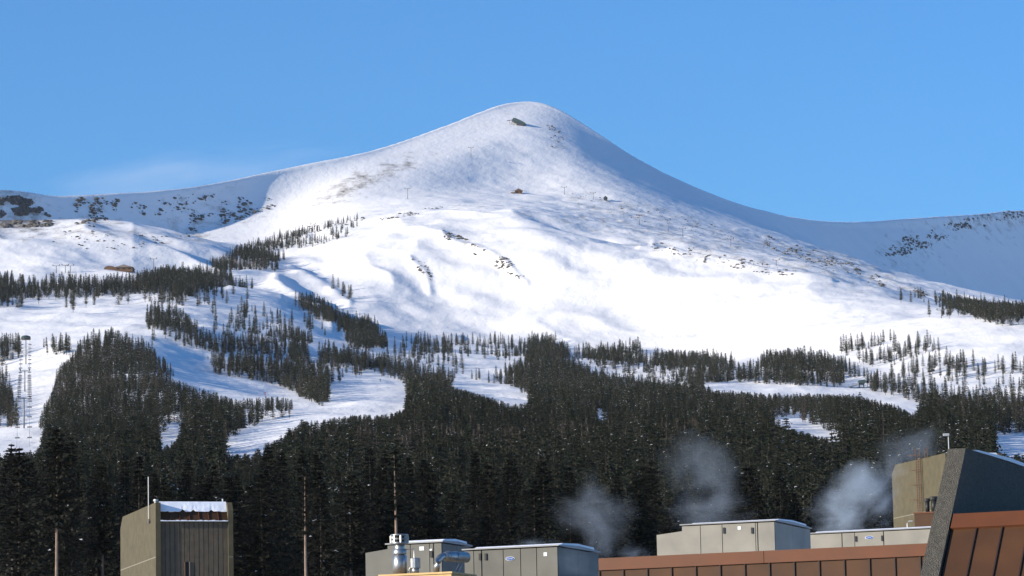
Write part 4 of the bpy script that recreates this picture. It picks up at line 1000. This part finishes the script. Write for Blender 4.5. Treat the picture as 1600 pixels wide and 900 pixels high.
# upper terminal just under the summit
def terminal():
    g = hit(812, 197); s_ = g.y / F
    t = thing('summit_lift_station', 'dark green lift station on stilts just below the summit', 'lift station', tuple(g - ZV * 1))
    def q(px, py, dy=0): d = P(px, py, g.y); return d + Vector((0, dy, 0))
    r = MB(); r.prism([q(800, 187), q(802, 184), q(806, 184.5), q(814, 188), q(821, 192), q(822, 194), q(818, 194.5), q(810, 191.5), q(804, 189)], (0, 12, 0)); r.build('roof', m_green, t)
    MB().prism([q(807, 190.8, 1), q(818, 194.6, 1), q(817, 197.5, 1), q(807, 197.5, 1)], (0, 10, 0)).build('control_room', m_steel, t)
    for px, a, b in ((796.5, 186, 202), (799.5, 186, 202), (803, 189, 199)): MB().tube([q(px, b, 4), q(px, a, 4)], 0.28, 6).build('stilt', m_steel, t)
    MB().tube([q(792, 187.5, 4), q(801, 186.2, 4)], 0.35, 6).build('boom', m_steel, t)
    MB().tube([q(797, 202, 4), q(806, 198, 4)], 0.25, 6).build('brace', m_steel, t)
terminal()
def mid_station():
    g = hit(1340, 607)
    t = thing('mid_lift_station', 'dark lift station with a sloping ramp roof in the right forest', 'lift station', tuple(g))
    q = lambda px, py, dy=0: P(px, py, g.y) + Vector((0, dy, 0))
    MB().prism([q(1342, 594), q(1352, 593), q(1353, 597), q(1351, 599), q(1342, 598.5)], (0, 7, 0)).build('roof', m_green, t)
    MB().prism([q(1324, 605), q(1342, 597.5), q(1342, 599.5), q(1326, 606.5)], (0, 4, 0)).build('ramp', m_pale, t)
    for px in (1343.5, 1350.5): MB().tube([q(px, 611, 3), q(px, 598, 3)], 0.3, 6).build('post', m_steel, t)
mid_station()

# skiers on the runs
def skier_mesh(jacket):
    import bmesh
    sk = [((0, 0, 0.9), .15), ((0, -0.05, 1.2), .17), ((0, -0.08, 1.42), .14), ((0, -0.1, 1.52), .06), ((0, -0.12, 1.66), .11), ((0, -0.12, 1.76), .07)]
    vs = [p for p, r in sk]; rr = [r for p, r in sk]; es = [(i, i + 1) for i in range(5)]
    for k in (-1, 1):
        i = len(vs); vs += [(k * .1, -0.08, 0.55), (k * .13, 0.02, 0.12), (k * .13, -0.12, 0.05)]; rr += [.09, .07, .06]; es += [(0, i), (i, i + 1), (i + 1, i + 2)]
        i = len(vs); vs += [(k * .24, -0.08, 1.36), (k * .3, -0.12, 1.1), (k * .28, -0.35, 1.02)]; rr += [.07, .055, .045]; es += [(2, i), (i, i + 1), (i + 1, i + 2)]
    me = bpy.data.meshes.new('skier'); me.from_pydata(vs, es, []); o = bpy.data.objects.new('tmp_skier', me); C.objects.link(o)
    m_ = o.modifiers.new('skin', 'SKIN'); o.modifiers.new('sub', 'SUBSURF').levels = 1
    for i, r in enumerate(rr): me.skin_vertices[0].data[i].radius = (r, r)
    me.skin_vertices[0].data[0].use_root = True
    out = bpy.data.meshes.new_from_object(o.evaluated_get(bpy.context.evaluated_depsgraph_get())); bpy.data.objects.remove(o)
    out.materials.clear(); out.materials.append(jacket); return out
dark_j = mat('dark_ski_suit', (0.03, 0.035, 0.05), 0.7); red_j = mat('red_ski_suit', (0.3, 0.04, 0.03), 0.7)
sk1, sk2 = skier_mesh(dark_j), skier_mesh(red_j)
for px, py, me, lab in ((325, 562, sk1, 'skier in dark clothing at the upper bend of the middle run'), (365, 584, sk1, 'skier in dark clothing beside the trees of the middle run'), (594, 597, sk1, 'skier in dark clothing alone on the square snow clearing'), (414, 618, sk2, 'skier in a red suit low on the middle run')):
    g = hit(px, py); t = thing('person', lab, 'person', tuple(g)); o = bpy.data.objects.new('body', me); C.objects.link(o); o.parent = t
    for k in (-1, 1): MB().box(g + Vector((k * .13 - .05, -0.9, 0.0)), (0.1, 0, 0), (0, 1.7, 0), (0, 0, 0.03)).build('ski', m_black, t)

# ------------------------------------------------------------------ steam, blown snow, haze
def vapour(name, dens, scale, seed, col=(0.66, 0.75, 0.84)):
    m = bpy.data.materials.new(name); m.use_nodes = True; n = m.node_tree; L = n.links.new
    n.nodes.remove(n.nodes['Principled BSDF']); out = n.nodes['Material Output']
    pv = n.nodes.new('ShaderNodeVolumePrincipled'); pv.inputs['Color'].default_value = (*col, 1); dens *= 0.75; pv.inputs['Anisotropy'].default_value = 0.1
    tc = n.nodes.new('ShaderNodeTexCoord'); ln_ = n.nodes.new('ShaderNodeVectorMath'); ln_.operation = 'LENGTH'; L(tc.outputs['Object'], ln_.inputs[0])
    no = n.nodes.new('ShaderNodeTexNoise'); no.noise_dimensions = '4D'; no.inputs['W'].default_value = seed * 3.7; no.inputs['Scale'].default_value = scale; no.inputs['Detail'].default_value = 5; no.inputs['Roughness'].default_value = 0.6
    no.inputs['Distortion'].default_value = 0.6
    L(tc.outputs['Object'], no.inputs['Vector'])
    a = n.nodes.new('ShaderNodeMath'); a.operation = 'MULTIPLY_ADD'; a.inputs[1].default_value = 2.2; a.inputs[2].default_value = -0.55; L(no.outputs[0], a.inputs[0])
    b = n.nodes.new('ShaderNodeMath'); b.operation = 'SUBTRACT'; L(a.outputs[0], b.inputs[0]); 
    p2 = n.nodes.new('ShaderNodeMath'); p2.operation = 'POWER'; p2.inputs[1].default_value = 1.6; L(ln_.outputs['Value'], p2.inputs[0]); L(p2.outputs[0], b.inputs[1])
    r = n.nodes.new('ShaderNodeMapRange'); r.interpolation_type = 'SMOOTHSTEP'; r.inputs[1].default_value = 0.0; r.inputs[2].default_value = 1.1; r.inputs[3].default_value = 0; r.inputs[4].default_value = dens; L(b.outputs[0], r.inputs[0])
    L(r.outputs[0], pv.inputs['Density']); L(pv.outputs[0], out.inputs['Volume'])
    return m
def puff(name, label, cat, px, py, D, rx, rz, ry, dens, scale, seed, tilt=0.0):
    import bmesh
    bm = bmesh.new(); bmesh.ops.create_icosphere(bm, subdivisions=3, radius=1.0); me = bpy.data.meshes.new(name); bm.to_mesh(me); bm.free()
    me.materials.append(vapour(name, dens, scale, seed)); o = bpy.data.objects.new(name, me); C.objects.link(o)
    o.location = P(px, py, D); o.scale = (rx * D / F, ry, rz * D / F); o.rotation_euler = (0, tilt, 0)
    o['kind'] = 'stuff'; o['label'] = label; o['category'] = cat
    return o
lab = 'thin grey steam drifting over the roofs against the dark trees'
for i, (px, py, D, rx, rz, ry, dens, tilt) in enumerate([(932, 800, 135, 105, 88, 1.5, 0.55, 0.35), (1098, 745, 150, 105, 100, 1.8, 0.36, 0.5), (1110, 806, 140, 110, 55, 1.4, 0.34, 0),
      (1343, 778, 140, 108, 84, 1.9, 1.7, -0.5), (1315, 815, 139, 74, 50, 1.3, 1.7, 0), (1425, 700, 155, 95, 55, 1.6, 0.34, -0.3), (905, 880, 92.2, 66, 40, 0.6, 0.7, 0.3), (835, 851, 100, 60, 20, 0.7, 0.8, 0), (940, 850, 98, 45, 50, 0.8, 0.55, 0.2), (992, 866, 100, 55, 26, 0.8, 0.6, 0)]):
    puff('steam', lab, 'steam', px, py, D, rx, rz, ry, dens, 1.7, i + 1, tilt)
puff('blown_snow', 'faint veil of blown snow behind the left skyline', 'cloud', 290, 275, 5200, 380, 52, 300, 0.0055, 1.5, 31, -0.13)

hz = MB(); hz.box((-6500, -60, -4), (13000, 0, 0), (0, 9900, 0), (0, 0, 1500))
o = hz.build('haze', [], None); o['kind'] = 'stuff'; o['label'] = 'thin winter haze over the whole valley'; o['category'] = 'haze'
hm = bpy.data.materials.new('haze'); hm.use_nodes = True; n = hm.node_tree; n.nodes.remove(n.nodes['Principled BSDF'])
pv = n.nodes.new('ShaderNodeVolumePrincipled'); pv.inputs['Color'].default_value = (0.86, 0.92, 1.0, 1); pv.inputs['Density'].default_value = 0.8e-5
n.links.new(pv.outputs[0], n.nodes['Material Output'].inputs['Volume']); o.data.materials.append(hm)
